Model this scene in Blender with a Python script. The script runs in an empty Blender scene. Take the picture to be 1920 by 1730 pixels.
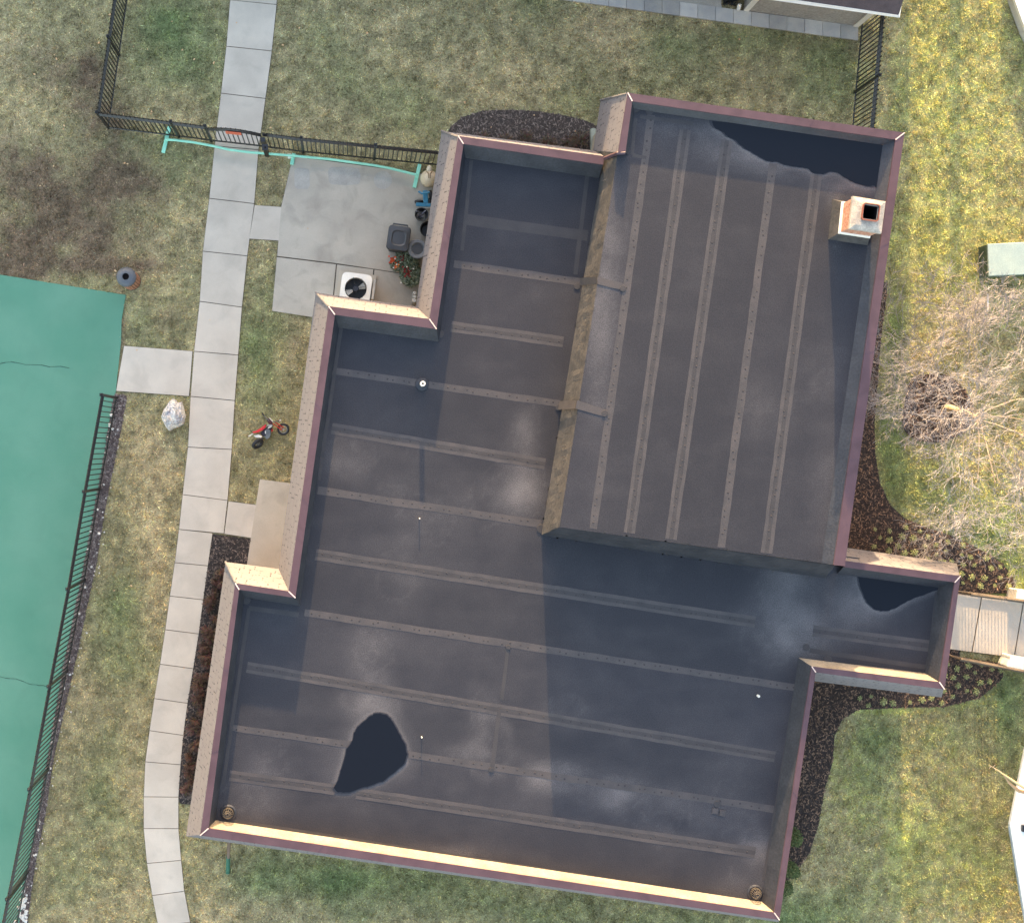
import bpy, bmesh, math, random
import numpy as np
from mathutils import Vector, Matrix
random.seed(7); rng = np.random.default_rng(11)
sc = bpy.context.scene
COL = sc.collection
# ------------------------------------------------------------------ camera
H = 38.0; FP = 2660.0; NX, NY = 655.0, 835.0      # drone height, focal length and nadir in photo pixels
cam_d = bpy.data.cameras.new("camera"); cam = bpy.data.objects.new("camera", cam_d); COL.objects.link(cam)
cam.location = (0, 0, H); cam.rotation_euler = (0, 0, 0)
cam_d.sensor_width = 36.0; cam_d.lens = FP / 1920 * 36.0
cam_d.shift_x = (960 - NX) / 1920; cam_d.shift_y = -(865 - NY) / 1920
cam_d.clip_start = 0.5; cam_d.clip_end = 1500
sc.camera = cam
# ------------------------------------------------------------------ light
ELEV = 8.5
world = bpy.data.worlds.new("World"); sc.world = world; world.use_nodes = True
wn = world.node_tree.nodes; wl = world.node_tree.links
bg = wn['Background']; sky = wn.new('ShaderNodeTexSky'); sky.sky_type = 'NISHITA'; sky.sun_disc = False
sky.sun_elevation = math.radians(ELEV); sky.sun_rotation = 0.0
sky.air_density = 1.0; sky.dust_density = 1.5; sky.ozone_density = 1.0
tint = wn.new('ShaderNodeMix'); tint.data_type = 'RGBA'; tint.blend_type = 'MULTIPLY'; tint.inputs[0].default_value = 1.0
tint.inputs[7].default_value = (1.09, 0.98, 0.97, 1)
wl.new(sky.outputs[0], tint.inputs[6]); wl.new(tint.outputs[2], bg.inputs[0]); bg.inputs[1].default_value = 0.15
sun_d = bpy.data.lights.new("sun", 'SUN'); sun = bpy.data.objects.new("sun", sun_d); COL.objects.link(sun)
sun_d.energy = 2.15; sun_d.angle = math.radians(0.53); sun_d.color = (1.0, 0.73, 0.42)
e = math.radians(ELEV)
sun.rotation_euler = Vector((0.0, math.cos(e), math.sin(e))).to_track_quat('Z', 'Y').to_euler()
sun.location = (0, 20, 30)
vs = sc.view_settings; vs.view_transform = 'Standard'; vs.look = 'None'; vs.gamma = 1.0; vs.exposure = 2.92
# ------------------------------------------------------------------ helpers
def P(px, py, z=0.0):
    k = (H - z) / FP
    return Vector(((px - NX) * k, -(py - NY) * k, z))
def P2(pts, z=0.0): return [tuple(P(x, y, z)[:2]) for x, y in pts]

class MB:
    def __init__(s): s.v = []; s.f = []; s.mi = []; s.uv = {}; s.col = []; s.usecol = False
    def add(s, vs, fs, mi=0, uvs=None, col=None):
        b = len(s.v); s.v += [tuple(p) for p in vs]
        if col is not None: s.usecol = True
        s.col += [col if col is not None else (1, 1, 1)] * len(vs)
        for i, f in enumerate(fs):
            if uvs is not None: s.uv[len(s.f)] = uvs[i]
            s.f.append(tuple(b + j for j in f)); s.mi.append(mi)
        return s
    def quad(s, a, b, c, d, mi=0, uv=None, col=None): return s.add([a, b, c, d], [(0, 1, 2, 3)], mi, [uv] if uv else None, col)
    def box(s, c, size, rz=0, mi=0, col=None, M=None):
        x, y, z = [q / 2 for q in size]; vs = []
        R = M if M is not None else Matrix.Rotation(rz, 3, 'Z')
        for dz in (-z, z):
            for dx, dy in ((-x, -y), (x, -y), (x, y), (-x, y)): vs.append(Vector(c) + R @ Vector((dx, dy, dz)))
        return s.add(vs, [(3, 2, 1, 0), (4, 5, 6, 7), (0, 1, 5, 4), (1, 2, 6, 5), (2, 3, 7, 6), (3, 0, 4, 7)], mi, None, col)
    def prism(s, pts, z0, z1, mi=0, col=None):
        n = len(pts)
        ar = sum(pts[i][0] * pts[(i + 1) % n][1] - pts[(i + 1) % n][0] * pts[i][1] for i in range(n))
        if ar < 0: pts = pts[::-1]
        vs = [(x, y, z0) for x, y in pts] + [(x, y, z1) for x, y in pts]
        fs = [tuple(range(n, 2 * n))] + [(i, (i + 1) % n, n + (i + 1) % n, n + i) for i in range(n)]
        return s.add(vs, fs, mi, None, col)
    def tube(s, pts, r, n=8, mi=0, cap=True, col=None):
        pts = [Vector(p) for p in pts]; m = len(pts); rs = r if isinstance(r, (list, tuple)) else [r] * m; vs = []
        up = None
        for i, p in enumerate(pts):
            d = (pts[min(i + 1, m - 1)] - pts[max(i - 1, 0)])
            if d.length < 1e-9: d = Vector((0, 0, 1))
            d.normalize()
            a = (Vector((0, 0, 1)) if abs(d.z) < .9 else Vector((1, 0, 0))) if up is None else up
            u = (a - d * a.dot(d))
            if u.length < 1e-5: u = d.orthogonal()
            u.normalize(); w = d.cross(u); up = u
            for k in range(n):
                t = 2 * math.pi * k / n; vs.append(p + (u * math.cos(t) + w * math.sin(t)) * rs[i])
        fs = []
        for i in range(m - 1):
            for k in range(n):
                fs.append((i * n + k, i * n + (k + 1) % n, (i + 1) * n + (k + 1) % n, (i + 1) * n + k))
        if cap: fs.append(tuple(range(n - 1, -1, -1))); fs.append(tuple(range((m - 1) * n, m * n)))
        return s.add(vs, fs, mi, None, col)
    def lathe(s, prof, c=(0, 0, 0), n=24, mi=0, M=None, sx=1, sy=1, capb=True, capt=True, col=None):
        vs = []; R = M if M is not None else Matrix.Identity(3)
        for r, z in prof:
            for k in range(n):
                t = 2 * math.pi * k / n; vs.append(Vector(c) + R @ Vector((r * math.cos(t) * sx, r * math.sin(t) * sy, z)))
        fs = []; m = len(prof)
        for i in range(m - 1):
            for k in range(n): fs.append((i * n + k, i * n + (k + 1) % n, (i + 1) * n + (k + 1) % n, (i + 1) * n + k))
        if capb: fs.append(tuple(range(n - 1, -1, -1)))
        if capt: fs.append(tuple(range((m - 1) * n, m * n)))
        return s.add(vs, fs, mi, None, col)
    def torus(s, c, R, r, M=None, n=28, m=10, mi=0, col=None):
        Mx = M if M is not None else Matrix.Identity(3); vs = []
        for i in range(n):
            a = 2 * math.pi * i / n
            for j in range(m):
                b = 2 * math.pi * j / m
                vs.append(Vector(c) + Mx @ Vector(((R + r * math.cos(b)) * math.cos(a), (R + r * math.cos(b)) * math.sin(a), r * math.sin(b))))
        fs = [(i * m + j, ((i + 1) % n) * m + j, ((i + 1) % n) * m + (j + 1) % m, i * m + (j + 1) % m) for i in range(n) for j in range(m)]
        return s.add(vs, fs, mi, None, col)
    def build(s, name, mats, parent=None, smooth=False, bevel=0, origin=None):
        if not isinstance(mats, (list, tuple)): mats = [mats]
        me = bpy.data.meshes.new(name)
        off = Vector(origin) if origin is not None else Vector((0, 0, 0))
        me.from_pydata([tuple(Vector(p) - off) for p in s.v], [], s.f); me.update()
        for m in mats: me.materials.append(m)
        me.polygons.foreach_set('material_index', s.mi)
        if s.uv:
            ul = me.uv_layers.new(name='UVMap')
            for fi, uv in s.uv.items():
                for li, q in zip(me.polygons[fi].loop_indices, uv): ul.data[li].uv = q
        if s.usecol:
            a = me.color_attributes.new('Col', 'FLOAT_COLOR', 'POINT')
            arr = np.ones((len(s.v), 4), np.float32); arr[:, :3] = np.array(s.col); a.data.foreach_set('color', arr.ravel())
        if any(len(f) > 4 for f in s.f):
            bm = bmesh.new(); bm.from_mesh(me)
            big = [f for f in bm.faces if len(f.verts) > 4]
            bmesh.ops.triangulate(bm, faces=big); bm.to_mesh(me); bm.free()
        if smooth: me.polygons.foreach_set('use_smooth', [True] * len(me.polygons)); me.update()
        o = bpy.data.objects.new(name, me); COL.objects.link(o); o.location = off
        if parent is not None:
            o.parent = parent; o.location = off - world_loc(parent)
        if bevel:
            b = o.modifiers.new('bevel', 'BEVEL'); b.width = bevel; b.segments = 2; b.limit_method = 'ANGLE'
        if smooth and bevel == 0:
            try: me.set_sharp_from_angle(angle=math.radians(40))
            except Exception: pass
        return o
def world_loc(o):
    l = Vector(o.location); p = o.parent
    while p is not None: l += Vector(p.location); p = p.parent
    return l
def empty(name, loc, label=None, cat=None, group=None):
    o = bpy.data.objects.new(name, None); COL.objects.link(o); o.location = loc; o.empty_display_size = .2
    if label: tag(o, label, cat, group)
    return o
def tag(o, label=None, cat=None, group=None, kind=None):
    if label: o['label'] = label
    if cat: o['category'] = cat
    if group: o['group'] = group
    if kind: o['kind'] = kind
    return o
def copy_thing(o, loc, rz=0.0, scale=1.0):
    r = o.copy(); COL.objects.link(r); r.location = loc; r.rotation_euler = (0, 0, rz); r.scale = (scale,) * 3
    for ch in list(o.children):
        c = ch.copy(); COL.objects.link(c); c.parent = r
    return r
# ---- numpy helpers
def inpoly(X, Y, poly):
    ins = np.zeros(X.shape, bool); n = len(poly); j = n - 1
    for i in range(n):
        xi, yi = poly[i]; xj, yj = poly[j]
        if yi != yj:
            c = ((yi > Y) != (yj > Y)) & (X < (xj - xi) * (Y - yi) / (yj - yi) + xi); ins ^= c
        j = i
    return ins
def polydist(X, Y, poly, closed=True):
    d = np.full(X.shape, 1e9); n = len(poly)
    for i in range(n if closed else n - 1):
        ax, ay = poly[i]; bx, by = poly[(i + 1) % n]; dx, dy = bx - ax, by - ay; L = dx * dx + dy * dy + 1e-12
        t = np.clip(((X - ax) * dx + (Y - ay) * dy) / L, 0, 1)
        d = np.minimum(d, np.hypot(X - ax - t * dx, Y - ay - t * dy))
    return d
_T = rng.random((256, 256))
def vnoise(X, Y, s):
    x = X / s + 1000; y = Y / s + 1000; xi = np.floor(x).astype(int); yi = np.floor(y).astype(int); fx = x - xi; fy = y - yi
    fx = fx * fx * (3 - 2 * fx); fy = fy * fy * (3 - 2 * fy)
    g = lambda a, b: _T[a % 256, b % 256]
    return (g(xi, yi) * (1 - fx) + g(xi + 1, yi) * fx) * (1 - fy) + (g(xi, yi + 1) * (1 - fx) + g(xi + 1, yi + 1) * fx) * fy
def fbm(X, Y, s, o=4):
    X, Y = X * .921 - Y * .389, X * .389 + Y * .921
    v = 0; a = .5; t = 0
    for k in range(o):
        v = v + a * vnoise(X + 17 * k, Y - 31 * k, s); t += a; a *= .55; s *= .5; X, Y = X * .7648 - Y * .6442, X * .6442 + Y * .7648
    return v / t
# ---- materials
def new_mat(name):
    m = bpy.data.materials.new(name); m.use_nodes = True; nt = m.node_tree
    return m, nt.nodes, nt.links, nt.nodes['Principled BSDF']
WARM = (1.09, 1.0, .84)
def mat(name, c, c2=None, scale=6.0, rough=.8, metal=0, bump=0.0, bscale=60, fine=.12, island=0.0, usecol=False, spec=.5, stain=0.0):
    m, n, l, b = new_mat(name)
    tc = n.new('ShaderNodeTexCoord'); geo = n.new('ShaderNodeNewGeometry')
    nz = n.new('ShaderNodeTexNoise'); nz.inputs['Scale'].default_value = scale; nz.inputs['Detail'].default_value = 5
    l.new(geo.outputs['Position'], nz.inputs['Vector'])
    mx = n.new('ShaderNodeMix'); mx.data_type = 'RGBA'
    c2 = c2 or tuple(min(1, q * .72) for q in c)
    if max(c) < .9 and not usecol: c = tuple(q * w for q, w in zip(c, WARM)); c2 = tuple(q * w for q, w in zip(c2, WARM))
    rmp = n.new('ShaderNodeMapRange'); rmp.inputs[1].default_value = .35; rmp.inputs[2].default_value = .65
    l.new(nz.outputs[0], rmp.inputs[0]); l.new(rmp.outputs[0], mx.inputs[0])
    mx.inputs[6].default_value = (*c, 1); mx.inputs[7].default_value = (*c2, 1); out = mx.outputs[2]
    if usecol:
        at = n.new('ShaderNodeAttribute'); at.attribute_name = 'Col'
        m2 = n.new('ShaderNodeMix'); m2.data_type = 'RGBA'; m2.blend_type = 'MULTIPLY'; m2.inputs[0].default_value = 1
        l.new(out, m2.inputs[6]); l.new(at.outputs['Color'], m2.inputs[7]); out = m2.outputs[2]
    nf = n.new('ShaderNodeTexNoise'); nf.inputs['Scale'].default_value = bscale; nf.inputs['Detail'].default_value = 3
    l.new(geo.outputs['Position'], nf.inputs['Vector'])
    mr = n.new('ShaderNodeMapRange'); mr.inputs[1].default_value = .3; mr.inputs[2].default_value = .7
    mr.inputs[3].default_value = 1 - fine * 1.3; mr.inputs[4].default_value = 1 + fine * 1.3; l.new(nf.outputs[0], mr.inputs[0])
    val = mr.outputs[0]
    if island:
        ml = n.new('ShaderNodeMath'); ml.operation = 'MULTIPLY'; mi = n.new('ShaderNodeMapRange')
        mi.inputs[3].default_value = 1 - island; mi.inputs[4].default_value = 1 + island * .6
        l.new(geo.outputs['Random Per Island'], mi.inputs[0]); l.new(val, ml.inputs[0]); l.new(mi.outputs[0], ml.inputs[1]); val = ml.outputs[0]
    if stain:
        ns = n.new('ShaderNodeTexNoise'); ns.inputs['Scale'].default_value = 1.9; ns.inputs['Detail'].default_value = 9; ns.inputs['Distortion'].default_value = .6; l.new(geo.outputs['Position'], ns.inputs['Vector'])
        rs = n.new('ShaderNodeMapRange'); rs.inputs[1].default_value = .50; rs.inputs[2].default_value = .72; rs.inputs[3].default_value = 1; rs.inputs[4].default_value = 1 - stain; l.new(ns.outputs[0], rs.inputs[0])
        sm = n.new('ShaderNodeMath'); sm.operation = 'MULTIPLY'; l.new(val, sm.inputs[0]); l.new(rs.outputs[0], sm.inputs[1]); val = sm.outputs[0]
    m3 = n.new('ShaderNodeMix'); m3.data_type = 'RGBA'; m3.blend_type = 'MULTIPLY'; m3.inputs[0].default_value = 1
    l.new(out, m3.inputs[6]); l.new(val, m3.inputs[7]); l.new(m3.outputs[2], b.inputs['Base Color'])
    b.inputs['Roughness'].default_value = rough; b.inputs['Metallic'].default_value = metal; b.inputs['Specular IOR Level'].default_value = spec
    if bump:
        bp = n.new('ShaderNodeBump'); bp.inputs['Strength'].default_value = bump; bp.inputs['Distance'].default_value = .02
        l.new(nf.outputs[0], bp.inputs['Height']); l.new(bp.outputs[0], b.inputs['Normal'])
    return m
def deck_mat(name, base, dustc):
    m, n, l, b = new_mat(name); geo = n.new('ShaderNodeNewGeometry')
    at = n.new('ShaderNodeAttribute'); at.attribute_name = 'Col'; sp = n.new('ShaderNodeSeparateColor'); l.new(at.outputs['Color'], sp.inputs[0])
    nz = n.new('ShaderNodeTexNoise'); nz.inputs['Scale'].default_value = 1.3; nz.inputs['Detail'].default_value = 8; l.new(geo.outputs['Position'], nz.inputs['Vector'])
    nf = n.new('ShaderNodeTexNoise'); nf.inputs['Scale'].default_value = 45; nf.inputs['Detail'].default_value = 4; l.new(geo.outputs['Position'], nf.inputs['Vector'])
    a = n.new('ShaderNodeMath'); a.operation = 'MULTIPLY_ADD'; a.inputs[1].default_value = .26; a.inputs[2].default_value = -.12; l.new(nz.outputs[0], a.inputs[0])
    a2 = n.new('ShaderNodeMath'); a2.operation = 'ADD'; a2.use_clamp = True; l.new(sp.outputs[0], a2.inputs[0]); l.new(a.outputs[0], a2.inputs[1])
    mx = n.new('ShaderNodeMix'); mx.data_type = 'RGBA'; mx.inputs[6].default_value = (*base, 1); mx.inputs[7].default_value = (*dustc, 1); l.new(a2.outputs[0], mx.inputs[0])
    mr = n.new('ShaderNodeMapRange'); mr.inputs[1].default_value = .3; mr.inputs[2].default_value = .7; mr.inputs[3].default_value = .55; mr.inputs[4].default_value = 1.45; l.new(nf.outputs[0], mr.inputs[0])
    ml = n.new('ShaderNodeMath'); ml.operation = 'MULTIPLY'; l.new(mr.outputs[0], ml.inputs[0]); l.new(sp.outputs[1], ml.inputs[1])
    m3 = n.new('ShaderNodeMix'); m3.data_type = 'RGBA'; m3.blend_type = 'MULTIPLY'; m3.inputs[0].default_value = 1
    l.new(mx.outputs[2], m3.inputs[6]); l.new(ml.outputs[0], m3.inputs[7]); l.new(m3.outputs[2], b.inputs['Base Color'])
    b.inputs['Roughness'].default_value = .66; b.inputs['Specular IOR Level'].default_value = .42
    bp = n.new('ShaderNodeBump'); bp.inputs['Strength'].default_value = .25; bp.inputs['Distance'].default_value = .01; l.new(nf.outputs[0], bp.inputs['Height']); l.new(bp.outputs[0], b.inputs['Normal'])
    return m
def shingle_mat(name, ca, cb, cm):
    m, n, l, b = new_mat(name)
    tc = n.new('ShaderNodeTexCoord'); br = n.new('ShaderNodeTexBrick'); l.new(tc.outputs['UV'], br.inputs['Vector'])
    br.inputs['Color1'].default_value = (*ca, 1); br.inputs['Color2'].default_value = (*cb, 1); br.inputs['Mortar'].default_value = (*cm, 1)
    br.inputs['Scale'].default_value = 1; br.inputs['Brick Width'].default_value = .26; br.inputs['Row Height'].default_value = .36
    br.inputs['Mortar Size'].default_value = .017; br.inputs['Mortar Smooth'].default_value = .3; br.offset = .37; br.offset_frequency = 2
    nz = n.new('ShaderNodeTexNoise'); nz.inputs['Scale'].default_value = 3.1; nz.inputs['Detail'].default_value = 6; l.new(tc.outputs['UV'], nz.inputs['Vector'])
    nb = n.new('ShaderNodeTexNoise'); nb.inputs['Scale'].default_value = 11; l.new(tc.outputs['UV'], nb.inputs['Vector'])
    # break the mortar so only some tab edges show dark
    ms = n.new('ShaderNodeMapRange'); ms.inputs[1].default_value = .50; ms.inputs[2].default_value = .57; l.new(nb.outputs[0], ms.inputs[0])
    mm = n.new('ShaderNodeMath'); mm.operation = 'MULTIPLY'; l.new(br.outputs['Fac'], mm.inputs[0]); l.new(ms.outputs[0], mm.inputs[1])
    br2 = n.new('ShaderNodeMix'); br2.data_type = 'RGBA'; br2.inputs[6].default_value = (*ca, 1); br2.inputs[7].default_value = (*cb, 1); l.new(nz.outputs[0], br2.inputs[0])
    mx = n.new('ShaderNodeMix'); mx.data_type = 'RGBA'; l.new(mm.outputs[0], mx.inputs[0]); l.new(br2.outputs[2], mx.inputs[6]); mx.inputs[7].default_value = (*cm, 1)
    nf = n.new('ShaderNodeTexNoise'); nf.inputs['Scale'].default_value = 70; l.new(tc.outputs['UV'], nf.inputs['Vector'])
    mr = n.new('ShaderNodeMapRange'); mr.inputs[3].default_value = .75; mr.inputs[4].default_value = 1.25; l.new(nf.outputs[0], mr.inputs[0])
    m3 = n.new('ShaderNodeMix'); m3.data_type = 'RGBA'; m3.blend_type = 'MULTIPLY'; m3.inputs[0].default_value = 1; l.new(mx.outputs[2], m3.inputs[6]); l.new(mr.outputs[0], m3.inputs[7])
    l.new(m3.outputs[2], b.inputs['Base Color']); b.inputs['Roughness'].default_value = .9
    inv = n.new('ShaderNodeMath'); inv.operation = 'SUBTRACT'; inv.inputs[0].default_value = 1; l.new(mm.outputs[0], inv.inputs[1])
    bp = n.new('ShaderNodeBump'); bp.inputs['Strength'].default_value = .5; bp.inputs['Distance'].default_value = .012; l.new(inv.outputs[0], bp.inputs['Height']); l.new(bp.outputs[0], b.inputs['Normal'])
    return m

DECKC = (.0180, .0165, .0192)
M_deck = deck_mat('roof_membrane', DECKC, (.110, .098, .092))
M_seam = mat('seam_tape', (.056, .050, .053), (.040, .037, .041), 3, .65, bump=.2, fine=.18)
M_seam2 = mat('seam_tape_narrow', (.036, .033, .036), (.027, .025, .028), 3, .65, bump=.2, fine=.18)
M_bump = mat('fastener_plate', (.036, .033, .036), (.022, .02, .023), 9, .8)
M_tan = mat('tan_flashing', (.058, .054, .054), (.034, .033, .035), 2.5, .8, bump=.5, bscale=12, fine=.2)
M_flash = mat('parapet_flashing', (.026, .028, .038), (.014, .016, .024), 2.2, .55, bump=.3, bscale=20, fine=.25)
M_sunflash = mat('sunlit_flashing', (.27, .235, .19), (.21, .18, .14), 2.0, .75, bump=.3, bscale=25, fine=.15, stain=.3)  # low-sun cream put into the colour of the sun-facing parapet flashing
M_cop = mat('maroon_coping', (.086, .053, .069), (.072, .044, .058), 2.2, .5, fine=.08, spec=.32, stain=.22)
M_seal = mat('sealant', (.75, .62, .58), None, 4, .5)
M_shin = shingle_mat('shingles', (.185, .165, .158), (.145, .128, .126), (.035, .033, .037))
M_wall = mat('wall_siding', (.42, .36, .29), None, 2, .8)
M_brick = mat('chimney_brick', (.36, .13, .075), (.45, .30, .24), 14, .85, bump=.6, bscale=40, fine=.25)
M_crown = mat('mortar_crown', (.42, .38, .34), (.27, .25, .235), 5, .85, bump=.4, bscale=30, fine=.15)
M_flue = mat('clay_flue', (.26, .085, .05), (.18, .055, .035), 8, .7)
M_black = mat('black_metal', (.012, .013, .016), None, 5, .4, fine=.1)
M_hole_dark = mat('soot_hole_dark', (.010, .004, .003), None, 5, .95)  # sooty flue black; also stands in for shade inside pipe and lid openings
M_white = mat('white_paint', (.78, .78, .76), (.70, .70, .69), 3, .5, fine=.04)
M_conc = mat('concrete', (.55, .50, .448), (.475, .43, .385), 1.3, .85, bump=.25, bscale=90, fine=.07, island=.05, stain=.12)
M_concb = mat('concrete_beige', (.50, .45, .39), (.42, .375, .325), 1.1, .85, bump=.25, bscale=90, fine=.06, stain=.2)
M_patio = mat('patio_concrete', (.48, .442, .395), (.38, .348, .312), .8, .85, bump=.25, bscale=80, fine=.08, island=.06, stain=.20)
M_paver = mat('paver', (.48, .475, .46), (.40, .40, .41), 4, .85, bump=.3, bscale=70, fine=.08, island=.28)
M_joint = mat('joint_dirt', (.11, .095, .08), None, 5, .95)
M_court = mat('court_green', (.072, .222, .158), (.098, .25, .185), .55, .75, bump=.1, bscale=120, fine=.06, stain=.05)
M_crack = mat('crack', (.03, .08, .06), None, 5, .9)
M_col = mat('coloured', (1, 1, 1), (.86, .86, .86), 5, .85, usecol=True, fine=.1)
M_colr = mat('coloured_rough', (1, 1, 1), (.8, .8, .8), 12, .95, usecol=True, bump=.5, bscale=45, fine=.25)

def leaf_mat(name, tr=.35):
    m, n, l, b = new_mat(name)
    at = n.new('ShaderNodeAttribute'); at.attribute_name = 'Col'
    l.new(at.outputs['Color'], b.inputs['Base Color']); b.inputs['Roughness'].default_value = .75; b.inputs['Specular IOR Level'].default_value = .25
    t = n.new('ShaderNodeBsdfTranslucent'); l.new(at.outputs['Color'], t.inputs[0]); mx = n.new('ShaderNodeMixShader'); mx.inputs[0].default_value = tr
    l.new(b.outputs[0], mx.inputs[1]); l.new(t.outputs[0], mx.inputs[2]); l.new(mx.outputs[0], n['Material Output'].inputs[0])
    return m
M_blade = leaf_mat('grass_blades', .3)
M_leaf = leaf_mat('leaves', .25)
def water_mat():
    m, n, l, b = new_mat('puddle_water'); b.inputs['Base Color'].default_value = (.006, .007, .010, 1)
    b.inputs['Roughness'].default_value = .12; b.inputs['IOR'].default_value = 1.33
    return m
M_water = water_mat()
M_damp = mat('damp_membrane', (.016, .016, .022), (.011, .011, .015), 6, .45)

# ================================================================== GROUND
side_L = [(436,-60),(431,0),(424,87),(414,175),(402,274),(392,372),(380,471),(374,565),(363.5,658.6),(357,743),(352,838),(342,927),(335,992),(327.3,1054.5),(318,1117),(309.5,1180),(299.6,1244.6),(289,1309),(280,1369),(272,1427.5),(269,1493),(269,1552.6),(275,1618),(285,1678),(296,1735),(312,1800)]
side_R = [(524,-50),(519,9),(510,96),(498,185),(485,281),(477,382),(464,480),(454,576),(447,665.6),(440.5,751),(435,842.5),(427,938),(399,999),(390,1060.5),(381.4,1124),(373,1188),(362.6,1253),(352,1318),(344,1378),(339,1433),(335,1493.6),(335,1552.6),(340,1612),(346,1670),(357,1728),(374,1790)]
side_poly = side_L[:12] + [(335,992)] + side_L[13:] + side_R[::-1][:13] + [(420,999)] + side_R[::-1][13:]
slabs = []
for i in range(len(side_L) - 1):
    a, b = side_L[i], side_L[i + 1]; c, d = side_R[i + 1], side_R[i]
    if i == 11: c = (420, 1000)
    slabs.append([a, b, c, d])
slabs += [[(232,648),(361.5,658),(355,743),(217,733)], [(477,384),(533,388),(526,452),(467,448)], [(428,939),(483,946),(472,1009),(420,1001)]]
patio = [(549,293),(640,304),(700,312),(800,326),(880,338),(850,640),(590,594),(510,583),(527,385)]
patio_slabs = [[(549,293),(820,330),(840,525),(632,494),(519.5,480),(527,388)],
               [(519,482),(630,495.5),(620,600),(510,583)],
               [(632,496),(700,505),(690,615),(622,600)], [(702,505.5),(845,527),(850,640),(692,615)]]
pad = [(487,898),(560,907),(560,1090),(462,1062)]
court = [(-400,440),(0,515),(236,553),(228,600),(227,640),(217,735),(213,745),(203,800),(192,870),(181,930),(153,1080),(118,1250),(89,1420),(57,1600),(36,1730),(0,1900),(-500,1900)]
strip = [(215,738),(238,742),(228,800),(212,880),(196,960),(182,1050),(167,1120),(146,1220),(121,1330),(101,1420),(86,1520),(66,1620),(55,1700),(45,1800),(20,1800),(36,1730),(57,1600),(89,1420),(118,1250),(153,1080),(181,930),(192,870),(203,800),(213,745)]
bed_L = [(399,1001),(470,1010),(463,1063),(470,1200),(440,1400),(420,1508),(358,1508),(337,1506),(335,1493),(339,1433),(344,1378),(352,1318),(362.6,1253),(373,1188),(381.4,1124),(390,1060.5)]
bed_N = [(832,262),(845,238),(868,219),(905,208),(960,206),(1010,209),(1060,217),(1100,227),(1135,245),(1160,300),(1100,360),(870,340)]
bed_E = [(1600,520),(1664,530),(1662,560),(1656,600),(1650,660),(1645,720),(1640,790),(1641,850),(1650,905),(1668,945),(1697,972),(1740,990),(1790,1006),(1840,1031),(1878,1055),(1899,1080),(1905,1112),(1800,1112),(1800,1232),(1888,1244),(1876,1275),(1838,1308),(1770,1325),(1700,1326),(1610,1330),(1580,1347),(1565,1378),(1561,1430),(1546,1480),(1535,1545),(1517,1600),(1486,1640),(1440,1690),(1350,1600),(1450,1200),(1500,1000)]
ring = [(1776+65*math.cos(t)*(1+.12*math.sin(3*t+1))-22, 765+70*math.sin(t)*(1+.08*math.cos(2*t))) for t in [k*math.pi/14 for k in range(28)]]
walk = [(1560,1075),(1797,1112),(1935,1130),(2100,1150),(2080,1262),(1926,1236),(1782,1217),(1540,1180)]
walk_slabs = [[(1700,1101),(1797,1113),(1840,1119),(1822,1222),(1782,1217),(1690,1203)], [(1841.5,1119),(1918,1130),(1901,1232),(1823.5,1222)], [(1919.5,1130),(2010,1143),(1995,1246),(1902.5,1232)], [(2011,1143),(2100,1156),(2085,1259),(1997,1246)]]
footprint_px = [(1150,205),(1655,262),(1560,1030),(1785,1075),(1755,1290),(1520,1265),(1455,1700),(370,1550),(435,1070),(530,1080),(600,560),(785,590),(840,262),(1118,300)]
G = lambda pl: P2(pl, 0)
hard = [G(q) for q in (side_poly, patio, pad, court, strip, bed_L, bed_N, bed_E, ring, walk)] + [G(s) for s in slabs[-3:]]
foot = [tuple(P(x, y, 2.7)[:2]) for x, y in footprint_px]
nb_wall = [(1393,20),(1608,51),(1690,-560),(1480,-590)]
paver_poly = [(1040,-16),(1180,2),(1350,18),(1608,51),(1608,77),(1150,14),(1040,0)]
hard += [foot, G(nb_wall), G([(900,-40),(1040,-16),(1180,2),(1350,18),(1400,24),(1608,51),(1608,77),(1150,14),(1040,0),(900,-20)])]

# colour map of the lawn (albedo, with sunlit yellow painted in on the right side)
green = [(330,50,95,75,1.1),(350,150,90,60,.55),(330,290,80,45,.55),(740,190,110,50,.4),(590,50,60,50,.3),(1250,90,60,50,.5),(1400,70,80,40,.5),(1540,130,110,70,.9),
 (430,340,30,120,.3),(480,690,45,90,.6),(500,620,60,60,.3),(520,760,40,60,.4),(230,1130,55,90,.6),(205,1260,60,80,.7),(190,1500,60,110,.6),(120,1660,60,80,.4),(720,1650,240,40,.55),(560,1640,150,45,.4),(1000,1700,330,45,.5),(1320,1740,250,40,.6),
 (1640,1430,55,130,.8),(1700,1380,110,50,.6),(1680,620,25,110,.9),(1668,800,28,150,1.1),(1735,920,80,70,.8),(1860,1010,90,80,.9),(1900,1090,60,60,1.0),(1890,1400,45,130,.6),(1780,1620,150,110,.4),(1880,560,50,60,.5),(1890,1300,60,60,.7),(1500,1720,80,60,.8),(1690,150,30,200,.5)]
brown = [(100,110,90,60,.5),(165,140,55,40,.6),(185,225,60,50,.9),(240,330,70,55,.8),(150,350,110,50,.7),(40,330,70,90,.6),(90,450,140,60,.9),(10,480,80,60,.7),(180,420,90,50,.7),(325,600,35,25,.5),(560,660,30,60,.35),(60,300,60,40,.4),(1820,640,140,90,.25),(120,500,200,16,1.0),(225,620,12,80,.8)]
tan = [(285,1100,35,180,.8),(245,1500,28,170,.9),(300,900,45,120,.6),(1000,140,260,80,.45),(1150,50,160,40,.55),(850,240,60,40,.5),(395,1660,50,100,.9),(500,1690,80,40,.6),(560,620,40,60,.3),(330,420,60,60,.3),(290,560,60,60,.5),(700,1730,100,30,.4)]
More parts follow.
